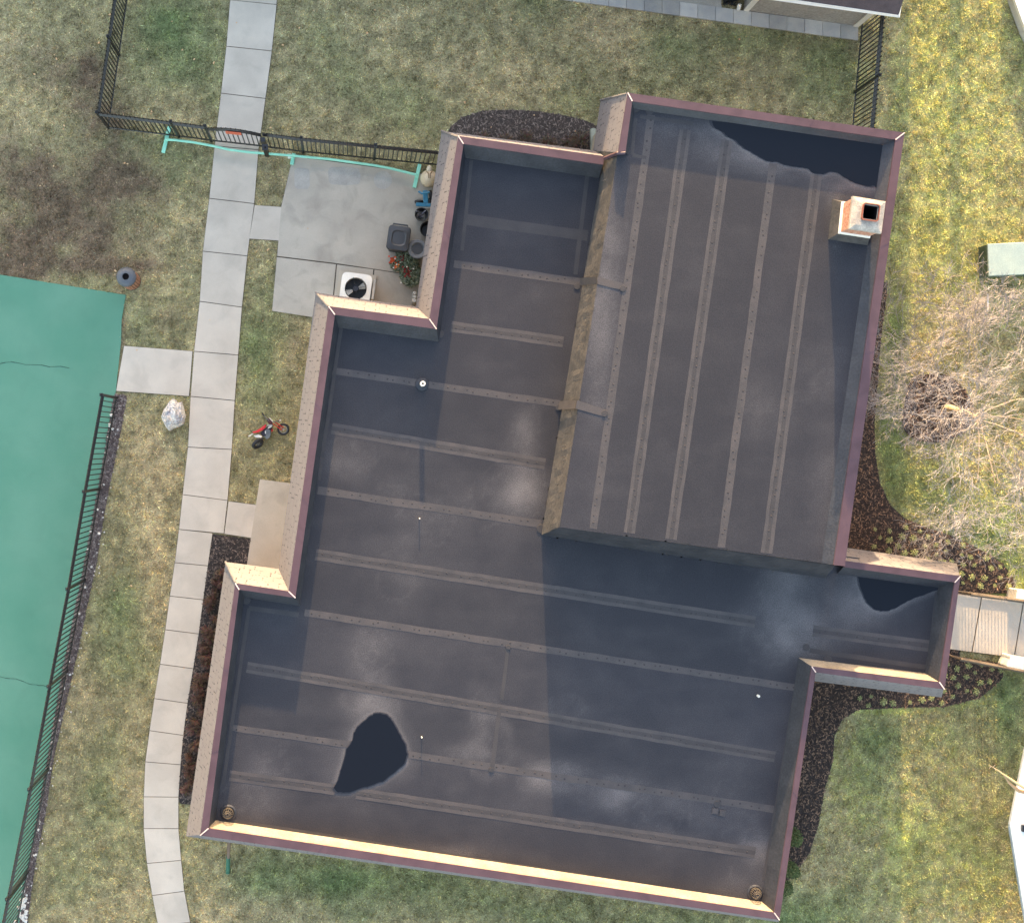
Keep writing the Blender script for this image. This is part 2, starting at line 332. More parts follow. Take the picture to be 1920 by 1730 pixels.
sunlit_patches = [(1840,150,110,400,.75),(1730,150,60,300,.55),(1770,480,130,120,.6),(1840,860,120,100,.3),(1600,1500,40,80,.6),(1690,1580,40,120,.6),(1780,1520,80,160,.5),(1850,1650,60,100,.5),(1640,1330,90,9,1.2),(1770,1318,60,9,1.0),(1562,1420,9,70,.9),(1540,1560,9,60,.7),(1870,1200,60,60,.0),(1900,970,70,50,.5)]  # sunlight and reflected light painted into the grass as yellow patches
def gsum(L, PX, PY):
    v = np.zeros_like(PX)
    for x, y, rx, ry, w in L: v += w * np.exp(-(((PX - x) / rx) ** 2 + ((PY - y) / ry) ** 2))
    return v
C_ol = np.array([.44, .40, .265]); C_gr = np.array([.19, .275, .125]); C_tan = np.array([.62, .52, .37]); C_br = np.array([.215, .16, .125]); C_sunlit = np.array([.50, .56, .20])
def lawn_color(X, Y):
    PX = NX + X * FP / H; PY = NY - Y * FP / H
    n1 = fbm(X, Y, 2.2) - .5; n2 = fbm(X + 50, Y, .7) - .5; n3 = fbm(X, Y + 90, .22, 3) - .5
    g = np.clip(gsum(green, PX, PY) * .9 + n1 * 1.0 + n2 * .7 - .06, 0, 1)
    b = np.clip(gsum(brown, PX, PY) * (1 + n2 * 2.2) * 1.0 + n3 * 1.0 * (gsum(brown, PX, PY) > .2) - .12, 0, .92)
    t = np.clip(gsum(tan, PX, PY) * .8 + n2 * 1.5 - n1 * .8 + n3 * .8 + .05, 0, .9)
    sunlit = np.clip(gsum(sunlit_patches, PX, PY) * .9 + (vnoise(X * .7 + Y * .7, Y * .7 - X * .7, .085) - .5) * .9 + n2 * .3, 0, 1) * np.clip((PX - 1480) / 120, 0, 1)
    c = np.repeat(C_ol[None], X.size, 0)
    mixc = lambda c, q, w: c * (1 - w[:, None]) + q[None] * w[:, None]
    c = mixc(c, C_tan, t * .8); c = mixc(c, C_gr, g * .85); c = mixc(c, C_sunlit, sunlit * .7); c = mixc(c, C_br, b)
    c = c * (1 + n3 * .9)[:, None]
    return np.clip(c * np.array([1.08, .98, .72])[None], .01, .9)

# far ground sheet + near lawn grid
mb = MB(); mb.quad((-400,-400,-.02),(400,-400,-.02),(400,400,-.02),(-400,400,-.02), col=(.2,.19,.10))
g = mb.build('ground', M_colr); tag(g, kind='structure')
x0, x1, y0, y1 = -16.0, 25.0, -19.0, 20.0; st = .12
xs = np.arange(x0, x1, st); ys = np.arange(y0, y1, st); XX, YY = np.meshgrid(xs, ys); nx, ny = len(xs), len(ys)
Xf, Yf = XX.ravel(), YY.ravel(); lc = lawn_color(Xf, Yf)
me = bpy.data.meshes.new('lawn'); zz = (fbm(Xf, Yf, 1.5) - .5) * .015
co = np.stack([Xf, Yf, zz - .004], 1).astype(np.float32)
me.vertices.add(nx * ny); me.vertices.foreach_set('co', co.ravel())
ii, jj = np.meshgrid(np.arange(nx - 1), np.arange(ny - 1)); q = (jj * nx + ii).ravel()
fi = np.stack([q, q + 1, q + 1 + nx, q + nx], 1)
me.loops.add(fi.size); me.loops.foreach_set('vertex_index', fi.ravel()); me.polygons.add(len(fi)); me.polygons.foreach_set('loop_start', np.arange(0, fi.size, 4))
me.update(calc_edges=True); at = me.color_attributes.new('Col', 'FLOAT_COLOR', 'POINT')
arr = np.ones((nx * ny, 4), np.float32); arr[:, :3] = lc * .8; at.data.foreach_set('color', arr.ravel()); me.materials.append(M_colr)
lawn = bpy.data.objects.new('lawn', me); COL.objects.link(lawn); tag(lawn, kind='structure')

def blades(name, bx, dens, polys_excl, colf, hgt=(.02,.05), wid=.026, lean=.055, incl=None, jit=.55, mat_=None, z=0.0, tilt=1.0):
    X0, X1, Y0, Y1 = bx; N = int((X1 - X0) * (Y1 - Y0) * dens); X = rng.uniform(X0, X1, N); Y = rng.uniform(Y0, Y1, N)
    k = np.ones(N, bool)
    for p in polys_excl: k &= ~inpoly(X, Y, p)
    if incl is not None: k &= inpoly(X, Y, incl)
    X, Y = X[k], Y[k]; N = len(X); c = colf(X, Y)
    c = c * (1 + rng.uniform(-jit, jit, N))[:, None] * (1 + rng.normal(0, .06, (N, 3))); c = np.clip(c, .005, .95)
    clump = fbm(X, Y, .16, 2); c = c * (.34 + 1.32 * vnoise(X * .8 + Y * .6, Y * .8 - X * .6, .05) * .6 + 1.32 * .4 * vnoise(X * .6 - Y * .8, Y * .6 + X * .8, .11))[:, None]
    h = rng.uniform(*hgt, N) * (.25 + 1.6 * clump ** 1.5); a = rng.uniform(0, 2 * math.pi, N); th = rng.uniform(0, 2 * math.pi, N); L = rng.uniform(.2, 1, N) * lean
    w = wid * rng.uniform(.5, 1.2, N) / 2
    A = np.stack([X + np.cos(a) * w, Y + np.sin(a) * w, np.full(N, z)], 1); B = np.stack([X - np.cos(a) * w, Y - np.sin(a) * w, np.full(N, z)], 1)
    T = np.stack([X + np.cos(th) * L, Y + np.sin(th) * L, z + h * tilt], 1)
    V = np.stack([A, B, T], 1).reshape(-1, 3).astype(np.float32)
    me = bpy.data.meshes.new(name); me.vertices.add(3 * N); me.vertices.foreach_set('co', V.ravel())
    me.loops.add(3 * N); me.loops.foreach_set('vertex_index', np.arange(3 * N)); me.polygons.add(N); me.polygons.foreach_set('loop_start', np.arange(0, 3 * N, 3))
    me.update(calc_edges=True); at = me.color_attributes.new('Col', 'FLOAT_COLOR', 'POINT')
    arr = np.ones((N, 3, 4), np.float32); arr[:, :, :3] = c[:, None, :]; at.data.foreach_set('color', arr.ravel())
    me.materials.append(mat_ or M_blade); o = bpy.data.objects.new(name, me); COL.objects.link(o); return o
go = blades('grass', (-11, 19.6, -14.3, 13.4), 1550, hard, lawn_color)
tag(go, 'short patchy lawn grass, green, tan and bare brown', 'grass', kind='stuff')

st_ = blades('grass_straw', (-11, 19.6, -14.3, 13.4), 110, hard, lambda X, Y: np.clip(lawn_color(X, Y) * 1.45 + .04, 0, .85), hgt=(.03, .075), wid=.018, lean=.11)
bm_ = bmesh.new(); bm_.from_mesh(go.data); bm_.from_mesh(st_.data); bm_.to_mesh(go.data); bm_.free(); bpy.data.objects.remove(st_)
# ---- hard surfaces
def surf(name, slabs_, mt, z, shrink=.006, z0=-.05, base=None):
    mb = MB()
    for s in slabs_:
        pts = P2(s, z); cx = sum(p[0] for p in pts) / len(pts); cy = sum(p[1] for p in pts) / len(pts)
        L = [math.hypot(p[0] - cx, p[1] - cy) for p in pts]
        mb.prism([(cx + (p[0] - cx) * (1 - shrink * 1.3 / l), cy + (p[1] - cy) * (1 - shrink * 1.3 / l)) for p, l in zip(pts, L)], z0, z)
    if base:
        for s in base: mb.prism(P2(s, z), z0, z - .02, mi=1)
    o = mb.build(name, [mt, M_joint]); return tag(o, kind='structure')
surf('sidewalk', slabs, M_conc, .035, .010, base=slabs)
surf('patio', patio_slabs, M_patio, .04, .003, base=[patio])
surf('entrance_pad', [pad], M_concb, .05)
surf('entrance_walk', walk_slabs, M_conc, .06, .006, base=[walk])
mb = MB(); mb.prism(P2(court, .02), -.05, .02)
def crack(mb, pts, z, w=.012, mi=1):
    pp = [P(x, y, z) for x, y in pts]; q = [pp[0]]
    for a, b in zip(pp, pp[1:]):
        for k in (1, 2, 3, 4):
            m = a.lerp(b, k / 4); q.append(m + Vector((random.uniform(-.03, .03), random.uniform(-.03, .03), 0)) if k < 4 else m)
    for a, b in zip(q, q[1:]):
        d = (b - a).normalized(); s = Vector((-d.y, d.x, 0)) * w * random.uniform(.3, .8); mb.quad(a - s, b - s, b + s, a + s, mi)
crack(mb, [(-20,682),(20,678),(60,684),(130,690)], .024); crack(mb, [(-10,1266),(30,1272),(60,1283),(88,1287)], .024)
tag(mb.build('sports_court', [M_court, M_crack]), kind='structure')

# rounded grey patches laid on the patio floor
mb = MB()
for (x, y, w, h) in ((645,330,62,34),(566,335,30,40)):
    pts = [(x + w / 2 * math.copysign(abs(math.cos(t)) ** .4, math.cos(t)) * random.uniform(.93, 1.03), y + h / 2 * math.copysign(abs(math.sin(t)) ** .4, math.sin(t)) * random.uniform(.93, 1.03)) for t in [k * math.pi / 12 for k in range(24)]]
    mb.add([tuple(P(a, b, .0440)) for a, b in pts][::-1], [tuple(range(24))])
pts = [(718 + 17 * math.cos(k * math.pi / 12), 338 + 17 * math.sin(k * math.pi / 12)) for k in range(24)]
mb.add([tuple(P(a, b, .0440)) for a, b in pts][::-1], [tuple(range(24))])
tag(mb.build('patio_patch', mat('patch_grey', (.41,.395,.38), (.34,.33,.32), 3, .85, fine=.1)), kind='structure')

# ---- mulch beds: dark sheet plus loose chips in the same mesh
def mulch(name, poly, ca, cb, dens=520, z=.02, rust=None):
    p2 = P2(poly, z); X = [a for a, b in p2]; Y = [b for a, b in p2]
    mb = MB(); mb.prism(p2, -.05, z, col=tuple(q * .8 for q in ca))
    N = int((max(X) - min(X)) * (max(Y) - min(Y)) * dens); xs = rng.uniform(min(X), max(X), N); ys = rng.uniform(min(Y), max(Y), N)
    k = inpoly(xs, ys, p2) & ~inpoly(xs, ys, [(a, b) for a, b in foot_in]) & ~inpoly(xs, ys, G(walk))
    for x, y in zip(xs[k], ys[k]):
        t = random.random() ** 2.2; c = tuple(ca[i] * (1 - t) + cb[i] * t for i in range(3)); L = random.uniform(.015, .05); w = random.uniform(.006, .016)
        a = random.uniform(0, 6.28); zz = z + random.uniform(.004, .03); dz = random.uniform(-.012, .02)
        u = Vector((math.cos(a), math.sin(a), 0)) * L; v = Vector((-math.sin(a), math.cos(a), 0)) * w; c0 = Vector((x, y, zz))
        mb.add([c0 - u - v, c0 + u - v + Vector((0, 0, dz)), c0 + u + v + Vector((0, 0, dz)), c0 - u + v], [(0, 1, 2, 3)], col=c)
    return tag(mb.build(name, M_colr), kind='structure')
foot_in = foot
DK, LT = (.045, .03, .023), (.30, .18, .11)
mulch('mulch_bed', bed_N, (.10, .072, .055), (.34, .25, .19)); mulch('mulch_bed', bed_L, (.05, .038, .03), (.28, .2, .15)); mulch('mulch_bed', bed_E, DK, LT)
mulch('mulch_bed', ring, (.04, .027, .02), (.22, .13, .09), z=.035); mulch('mulch_bed', strip, (.13, .09, .075), (.36, .29, .24), 700, z=.012)

# ================================================================== MAIN BUILDING
ZC, ZD, ZE = 4.2, 3.78, 2.7        # coping, lower deck, eave
ZC2, ZD2 = 5.05, 4.84              # upper coping, upper deck
bld = empty('building', tuple(P(1000, 800, 0)), 'flat roofed brown building with stepped dark membrane roof, maroon coping and shingled edges', 'building')
OUT = [(1134,293),(859,255),(805,598),(616,574),(541,1108),(441,1093),(375,1565.5),(1461.6,1724),(1529.5,1260),(1771,1292),(1801,1079.5),(1585,1051)]
INN = [(1131,309),(869,270),(818.5,617),(628,590),(554,1120.5),(448.5,1105),(391,1552),(1451.5,1710),(1522,1249),(1761,1278),(1790,1091.5),(1583,1063)]
BOT = [(1118,283),(828,246),(779.6,575),(592,548.6),(522,1066),(423,1053),(348.6,1567),(1460,1728),(1526.5,1276.6),(1765.5,1307),(1794,1056),(1549,1021)]
OUT2 = [(1159,285),(1177,174),(1696,249),(1584,1061)]; INN2 = [(1173,285.5),(1185.5,190),(1679,262),(1563,1059)]; BOT2 = [(1112,283),(1126,188.5),(1653,259),(1549,1046)]
def inward(pts, d):          # offset an open polyline to its right-hand or left-hand side by mitre (d signed)
    r = []; n = len(pts)
    for i in range(n):
        a = Vector(pts[max(i - 1, 0)]); b = Vector(pts[i]); c = Vector(pts[min(i + 1, n - 1)])
        d1 = (b - a).normalized() if i > 0 else (c - b).normalized(); d2 = (c - b).normalized() if i < n - 1 else d1
        n1 = Vector((-d1.y, d1.x)); n2 = Vector((-d2.y, d2.x)); m = (n1 + n2); m = m / m.length; k = 1 / max(.3, m.dot(n1)); q = b + m * d * k
        r.append((q.x, q.y))
    return r
def build_edges(out_px, inn_px, bot_px, zc, zd, names, foot_d, wall_d):
    o3 = [P(x, y, zc) for x, y in out_px]; i3 = [P(x, y, zc) for x, y in inn_px]; b3 = [P(x, y, ZE) for x, y in bot_px]
    cop = MB(); n = len(o3); th = .035
    for i in range(n - 1):
        up = Vector((0, 0, .0)); dn = Vector((0, 0, -.11))
        cop.quad(o3[i], i3[i], i3[i + 1], o3[i + 1]); cop.quad(o3[i] + dn, o3[i], o3[i + 1], o3[i + 1] + dn); cop.quad(i3[i], i3[i] + Vector((0, 0, -.05)), i3[i + 1] + Vector((0, 0, -.05)), i3[i + 1])
    for k in (0, n - 1): cop.quad(o3[k] + Vector((0, 0, -.11)), i3[k] + Vector((0, 0, -.11)), i3[k], o3[k])
    cop.build('coping', M_cop, bld)
    for i in range(n - 1):                                   # lap joints in the metal
        L = (o3[i + 1] - o3[i]).length; m = int(L / 3.0)
        for k in range(1, m + 1):
            sj = MB()
            f = k / (m + 1); a = o3[i].lerp(o3[i + 1], f); c = i3[i].lerp(i3[i + 1], f); t = (o3[i + 1] - o3[i]).normalized() * .045; u = Vector((0, 0, .004))
            sj.quad(a - t + u, c - t + u, c + t + u, a + t + u); sj.build('coping_joint', M_cop, bld)
    # shingled faces
    for i in range(n - 1):
        m = MB(); t0 = o3[i] + Vector((0, 0, -.05)); t1 = o3[i + 1] + Vector((0, 0, -.05)); b0 = b3[i]; b1 = b3[i + 1]
        ax = (t1 - t0).normalized(); hh = ((t0 - b0) - ax * (t0 - b0).dot(ax)).length
        uv = [((b0 - t0).dot(ax), 0), ((b1 - t0).dot(ax), 0), ((t1 - t0).dot(ax), hh), (0, hh)]
        m.quad(b0, b1, t1, t0, uv=uv)
        m.build('shingle_face', M_shin, bld)
    # soffit + walls
    bw = [(v.x, v.y) for v in b3]; wi = inward(bw, wall_d); m = MB(); w = MB()
    for i in range(n - 1):
        a, b = Vector((*bw[i], ZE)), Vector((*bw[i + 1], ZE)); c, d = Vector((*wi[i + 1], ZE)), Vector((*wi[i], ZE))
        m.quad(a, d, c, b); w.quad(Vector((*wi[i], 0)), Vector((*wi[i + 1], 0)), c, d)
    m.build('soffit', M_white, bld); w.build('wall', M_wall, bld)
    return o3, i3, b3
o3, i3, b3 = build_edges(OUT, INN, BOT, ZC, ZD, None, .2, .3)
p3, q3, r3 = build_edges(OUT2, INN2, BOT2, ZC2, ZD2, None, .2, -.3)
# a few ragged ridge shingles: rounded hip caps where the shingle faces meet
M_hip = mat('hip_shingle', (.15,.145,.16), (.11,.11,.125), 4, .9)
def hips(tops, bots, idx):
    for i in idx:
        m = MB(); a = tops[i] + Vector((0, 0, -.1)); b = bots[i] + Vector((0, 0, .02)); m.tube([b, a], .03, 6); m.build('hip_cap', M_hip, bld, smooth=True)
hips(o3, b3, (1, 3, 5)); hips(p3, r3, (1,))
# white bead of sealant on the coping mitres
for a, b in list(zip(o3, i3))[1:11] + list(zip(p3, q3))[1:3]:
    m = MB(); d = (b - a).normalized(); s = Vector((-d.y, d.x, 0)) * .013; u = Vector((0, 0, .008)); m.quad(a - s + u, b - s + u, b + s + u, a + s + u); m.build('mitre_sealant', M_seal, bld)
# parapet inner faces: upright lip then sloped flashing down to the deck
def flash(i3, zd, runs, zc, mats):
    ii = [(v.x, v.y) for v in i3]; n = len(ii); offs = []
    # per-edge offset lines, intersect neighbours
    lines = []
    for k in range(n - 1):
        a = Vector(ii[k]); b = Vector(ii[k + 1]); d = (b - a).normalized(); nn = Vector((-d.y, d.x)); lines.append((a + nn * runs[k], d))
    def inter(l1, l2):
        (p, d), (q, e2) = l1, l2; det = d.x * -e2.y + e2.x * d.y
        if abs(det) < 1e-6: return q
        r = q - p; t = (r.x * -e2.y + e2.x * r.y) / det; return p + d * t
    foot = [lines[0][0]] + [inter(lines[k - 1], lines[k]) for k in range(1, n - 1)]
    a = Vector(ii[-1]); p, d = lines[-1]; foot.append(p + d * (a - p).dot(d))
    for k in range(n - 1):
        m = MB(); a, b = i3[k], i3[k + 1]; dn = Vector((0, 0, -.05)); f0 = Vector((*foot[k], zd + .004)); f1 = Vector((*foot[k + 1], zd + .004))
        segs = max(2, int((b - a).length / .5))
        for s in range(segs):
            u0, u1 = s / segs, (s + 1) / segs
            ta, tb = a.lerp(b, u0) + dn, a.lerp(b, u1) + dn; fa, fb = f0.lerp(f1, u0), f0.lerp(f1, u1)
            m.quad(ta, fa, fb, tb)
        m.build('parapet_flashing', mats[k], bld)
    return foot
R = .13
#  edges: 0 N1, 1 W1, 2 N2, 3 W2, 4 N3, 5 W3, 6 S, 7 E, 8 wing S, 9 wing E, 10 wing N
foot = flash(i3, ZD, [.24, .12, .26, .12, .22, .12, .10, .20, .12, .20, .20], ZC, [M_flash, M_flash, M_flash, M_flash, M_flash, M_flash, M_sunflash, M_flash, M_sunflash, M_flash, M_flash])
foot2 = flash(q3, ZD2, [-.10, -.12, -.22], ZC2, [M_flash] * 3)
# ---- decks
lower_px = [(1131,309)] + INN[1:] ; lower_w = [tuple(P(x, y, ZC)[:2]) for x, y in INN] 
footW = [P(1131,303,ZD), P(1015,1003,ZD), P(1545,1083,ZD)]; topW = [P(1158,288,ZD2), P(1049,988,ZD2), P(1566,1059.5,ZD2)]
lower_poly = [tuple(footW[0][:2])] + lower_w[0:] + [tuple(footW[2][:2]), tuple(footW[1][:2])]
# seam lines (pixels on the lower deck): x1,y1,x2,y2,width px,kind
SL = [(869,411,1102,442,18,'f'),(851,495,1088,529,13,'s'),(846,612,1056,641,19,'d'),(631,696,1050,757,12,'s'),(622,803,1022,870,20,'d'),(596,919,1015,982,13,'s'),
      (592,1039,1416,1166,20,'d'),(571,1148,1500,1290,12,'s'),(463,1250,1453,1418,19,'d'),(432,1363,660,1396,11,'s'),(765,1414,1455,1517,12,'s'),(430,1453,628,1480,19,'d'),(668,1486,1416,1598,20,'d'),
      (1524,1182,1752,1212,20,'d'),(1518,1219,1748,1252,8,'n'),(952,1212,941,1312,6,'n'),(937,1325,922,1444,7,'n'),
      (467,1140,418,1470,6,'n'),(640,612,598,900,6,'n'),(884,300,866,470,6,'n'),(1101,330,1079,515,7,'n'),(420,1535,1400,1688,5,'n'),(1757,1110,1742,1240,7,'n'),(1490,1300,1432,1650,6,'n'),(466,1139,560,1152,8,'n')]
SU = [(1221,216,1112,991,13,'s'),(1285,243,1180,999,20,'d'),(1363,263,1258,1011,20,'d'),(1449,307,1352,1026,13,'s'),(1531,328,1437,1037,20,'d'),(1192,222,1185,290,6,'n'),(1630,480,1560,1040,6,'n'),(1200,219,1300,232,7,'n'),(1186,291,1212,296,6,'n')]
def tones(PX, PY, lines, vertical=False):
    idx = np.zeros(PX.shape, int)
    for (x1, y1, x2, y2, w, k) in lines:
        if k == 'n': continue
        if vertical: idx += (PX > x1 + (PY - y1) * (x2 - x1) / (y2 - y1)).astype(int)
        else: idx += (PY > y1 + (PX - x1) * (y2 - y1) / (x2 - x1)).astype(int)
    return idx
pud_main = [(560+x/3.556,1180+y/3.556) for x,y in [(235,1055),(262,1000),(290,920),(320,800),(355,750),(370,690),(400,640),(460,590),(500,565),(540,557),(590,570),(630,620),(680,710),(710,770),(722,830),(708,890),(640,950),(560,1010),(490,1035),(430,1052),(340,1085),(260,1082)]]
pud_ne = [(1140+x/3.204,160+y/3.204) for x,y in [(625,215),(638,255),(690,280),(722,312),(765,330),(800,365),(845,392),(900,425),(960,458),(1020,460),(1060,478),(1130,490),(1200,497),(1232,527),(1290,533),(1330,520),(1375,523),(1440,565),(1500,592),(1560,606),(1600,600),(1642,645),(1660,560),(1680,420),(1692,345),(1300,297),(1000,255)]]
pud_w = [(1540+x/3.46,880+y/3.46) for x,y in [(238,698),(252,750),(275,820),(305,870),(345,905),(390,917),(440,912),(500,890),(560,850),(620,828),(690,803),(750,782),(838,775),(845,748),(640,722),(430,700)]]
def ragged(pts, n=4, j=.8):
    r = []
    for i in range(len(pts)):
        a, b = pts[i], pts[(i + 1) % len(pts)]
        for k in range(n): r.append((a[0] + (b[0] - a[0]) * k / n + random.uniform(-j, j), a[1] + (b[1] - a[1]) * k / n + random.uniform(-j, j)))
    return r
dust_lo = [(975,880,30,80,.35),(955,930,60,40,.4),(985,790,20,40,.3),(640,850,60,40,.12),(760,1070,60,60,.18),(700,1240,40,60,.25),(690,1320,50,25,.3),(905,1350,25,60,.3),(890,1410,60,22,.35),(1040,1455,60,28,.6),(1160,1490,50,32,.5),(1260,1540,50,50,.32),(1060,1330,40,30,.2),
           (1480,1100,50,75,.40),(1475,1190,75,50,.42),(1600,1130,60,60,.25),(1420,1590,25,35,.4),(700,870,120,50,.1),(840,960,120,60,.1),(1380,1500,60,120,.12),(460,1500,50,40,.35),(1400,1660,60,30,.2),(820,1600,90,16,.3),(500,1430,60,60,.1)]
dust_up = [(1330,275,60,30,.3),(1290,240,60,20,.25),(1410,290,50,16,.4),(1520,320,120,12,.25),(1440,760,50,50,.12),(1540,700,50,60,.12),(1550,880,30,120,.12),(1140,480,30,120,.3),(1120,620,25,160,.22),(1565,410,15,40,.5),(1600,350,60,12,.2)]
def ring_dust(PX, PY, cx, cy, r, w, a): return a * np.exp(-((np.hypot(PX - cx, PY - cy) - r) / w) ** 2)
def deck(name, poly, z, dust, lines, vertical, puds, tn):
    s = .065; X = [a for a, b in poly]; Y = [b for a, b in poly]; xs = np.arange(min(X) - s, max(X) + s, s); ys = np.arange(min(Y) - s, max(Y) + s, s)
    nx, ny = len(xs), len(ys); XX, YY = np.meshgrid(xs, ys); x = XX.ravel(); y = YY.ravel()
    PX = NX + x * FP / (H - z); PY = NY - y * FP / (H - z)
    d = 1.3 * gsum(dust, PX, PY) * np.clip(-.35 + 2.5 * fbm(x, y, .9, 5), 0, 2)
    fq = gsum(dust, PX, PY) + .45 * (fbm(x, y, .7, 5) - .5)
    for lv_ in (.14, .30): d += .11 * np.exp(-((fq - lv_) / .012) ** 2) * (gsum(dust, PX, PY) > .06) * (.3 + fbm(x + 5, y, 1.2))
    for pd in puds:
        dd = polydist(PX, PY, pd); d += .55 * np.exp(-(dd / 7) ** 2) * (.4 + .9 * fbm(x, y, .8)) + .28 * np.exp(-(dd / 26) ** 2) * fbm(x, y, .9)
    wob = 14 * (fbm(x, y, .5) - .5)
    if not vertical: d += ring_dust(PX + 2 * wob, PY + 2 * wob, 905, 1395, 55, 12, .22) * (PX > 880) * 1.6 * fbm(x, y, .4)
    lines_n = fbm(x * 1.0, y * 1.0, .25, 4)
    wear = (fbm(x * .25, y, .35, 3) - .5)
    d += .09 * (fbm(x, y, 2.4, 5) - .42) + .16 * np.clip(wear, -.1, .4) + .10 * np.clip(lines_n - .55, 0, 1)
    t = tn[tones(PX, PY, lines, vertical) % len(tn)] * (1 + .10 * (fbm(x, y, .9) - .5))
    ii, jj = np.meshgrid(np.arange(nx - 1), np.arange(ny - 1)); q = (jj * nx + ii).ravel(); cx = x[q] + s / 2; cy = y[q] + s / 2
    k = inpoly(cx, cy, poly) | (polydist(cx, cy, poly) < s * .9); q = q[k]; fi = np.stack([q, q + 1, q + 1 + nx, q + nx], 1)
    used, inv = np.unique(fi, return_inverse=True); fi = inv.reshape(fi.shape)
    ux, uy = x[used].copy(), y[used].copy(); o_ = ~inpoly(ux, uy, poly); ox, oy = ux[o_], uy[o_]; bd = np.full(ox.shape, 1e9); bxn, byn = ox.copy(), oy.copy()
    for i in range(len(poly)):
        ax_, ay_ = poly[i]; bx_, by_ = poly[(i + 1) % len(poly)]; dx, dy = bx_ - ax_, by_ - ay_; t_ = np.clip(((ox - ax_) * dx + (oy - ay_) * dy) / (dx * dx + dy * dy + 1e-12), 0, 1)
        qx, qy = ax_ + t_ * dx, ay_ + t_ * dy; dd_ = np.hypot(ox - qx, oy - qy); m_ = dd_ < bd; bd[m_] = dd_[m_]; bxn[m_] = qx[m_]; byn[m_] = qy[m_]
    ux[o_] = bxn; uy[o_] = byn
    me = bpy.data.meshes.new(name); co = np.stack([ux, uy, np.full(len(used), z)], 1).astype(np.float32) - np.array(bld.location, np.float32)
    me.vertices.add(len(used)); me.vertices.foreach_set('co', co.ravel()); me.loops.add(fi.size); me.loops.foreach_set('vertex_index', fi.ravel()); me.polygons.add(len(fi)); me.polygons.foreach_set('loop_start', np.arange(0, fi.size, 4)); me.update(calc_edges=True)
    at = me.color_attributes.new('Col', 'FLOAT_COLOR', 'POINT'); arr = np.ones((len(used), 4), np.float32); arr[:, 0] = np.clip(d[used], 0, 1); arr[:, 1] = t[used]; at.data.foreach_set('color', arr.ravel())
    me.materials.append(M_deck); o = bpy.data.objects.new(name, me); COL.objects.link(o); o.parent = bld; return o
# the lower roof polygon is the inside of the copings minus the raised block
lp = [tuple(P(1131,306,ZD)[:2])] + lower_w[1:12] + [tuple(P(1583,1064,ZD)[:2]), tuple(P(1545,1083,ZD)[:2]), tuple(P(1015,1003,ZD)[:2])]
deck('lower_roof', lp, ZD, dust_lo, SL, False, [pud_main, pud_w], np.array([1.0, .98, 1.1, 1.0, .9, .98, 1.02, 1.0, .96, 1.12, 1.0, 1.12, 1.15, 1.0]))
up = [tuple(v[:2]) for v in q3] + [tuple(topW[1][:2])] + [tuple(topW[0][:2])]
deck('upper_roof', up, ZD2, dust_up, SU, True, [pud_ne], np.array([1.15, .98, .94, .92, .98, 1.0]))
# slopes between the decks
def slope(name, a0, a1, b0, b1, mt, n=26, wr=.012):
    m = MB(); mrows = 5; rnd = random.Random(3)
    g = [[None] * (mrows + 1) for _ in range(n + 1)]
    for i in range(n + 1):
        for j in range(mrows + 1):
            p = a0.lerp(a1, i / n).lerp(b0.lerp(b1, i / n), j / mrows)
            if 0 < j < mrows: p = p + Vector((rnd.uniform(-wr, wr), rnd.uniform(-wr, wr), rnd.uniform(-wr, wr)))
            g[i][j] = p
    for i in range(n):
        for j in range(mrows): m.quad(g[i][j], g[i + 1][j], g[i + 1][j + 1], g[i][j + 1])
    return m.build(name, mt, bld, smooth=True)
dz = Vector((0, 0, .003))
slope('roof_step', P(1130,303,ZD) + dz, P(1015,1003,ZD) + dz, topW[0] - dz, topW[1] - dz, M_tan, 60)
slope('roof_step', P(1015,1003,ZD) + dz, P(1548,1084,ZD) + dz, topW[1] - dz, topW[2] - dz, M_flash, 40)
# seam tapes with fastener plates
_sz = [0]
def seam(x1, y1, x2, y2, w, kind, z):
    _sz[0] += 1; z = z + .0014 + (_sz[0] % 25) * .00014 - .006
    a = P(x1, y1, z); b = P(x2, y2, z); d = (b - a); L = d.length; d.normalize(); s = Vector((-d.y, d.x, 0)); W = 1.12 * w * (H - z) / FP
    m = MB()
    def strip_(o, ww, zz, mi=0):
        n = max(2, int(L / .35)); prev = None
        for k in range(n + 1):
            p = a + d * (L * k / n) + s * (o + random.uniform(-.006, .006)) + Vector((0, 0, zz)); h = s * ww / 2 * random.uniform(.93, 1.07)
            if prev: m.quad(prev[0], p - h, p + h, prev[1], mi)
            prev = (p - h, p + h)
    if kind == 'd': strip_(-W * .33, W * .30, .006); strip_(W * .33, W * .30, .006); strip_(0, W * .36, .0059, 2)
    else: strip_(0, W, .006, 0 if kind != 'n' else 2)
    if kind in 'ds':
        t = random.uniform(.1, .3); pr = 0
        while t < L - .1:
            c = a + d * t + s * random.uniform(-.035, .035) + Vector((0, 0, .006)); m.lathe([(.024, 0), (.019, .003), (.008, .004)], c, n=8, mi=1, capb=False); pr += 1
            t += .16 if pr % 2 else .30
            t += random.uniform(-.06, .07)
    m.build('roof_seam', [M_seam if kind != 'f' else M_seam2, M_bump, M_seam2], bld)
for q in SL: seam(*q, ZD)
for q in SU: seam(*q, ZD2)
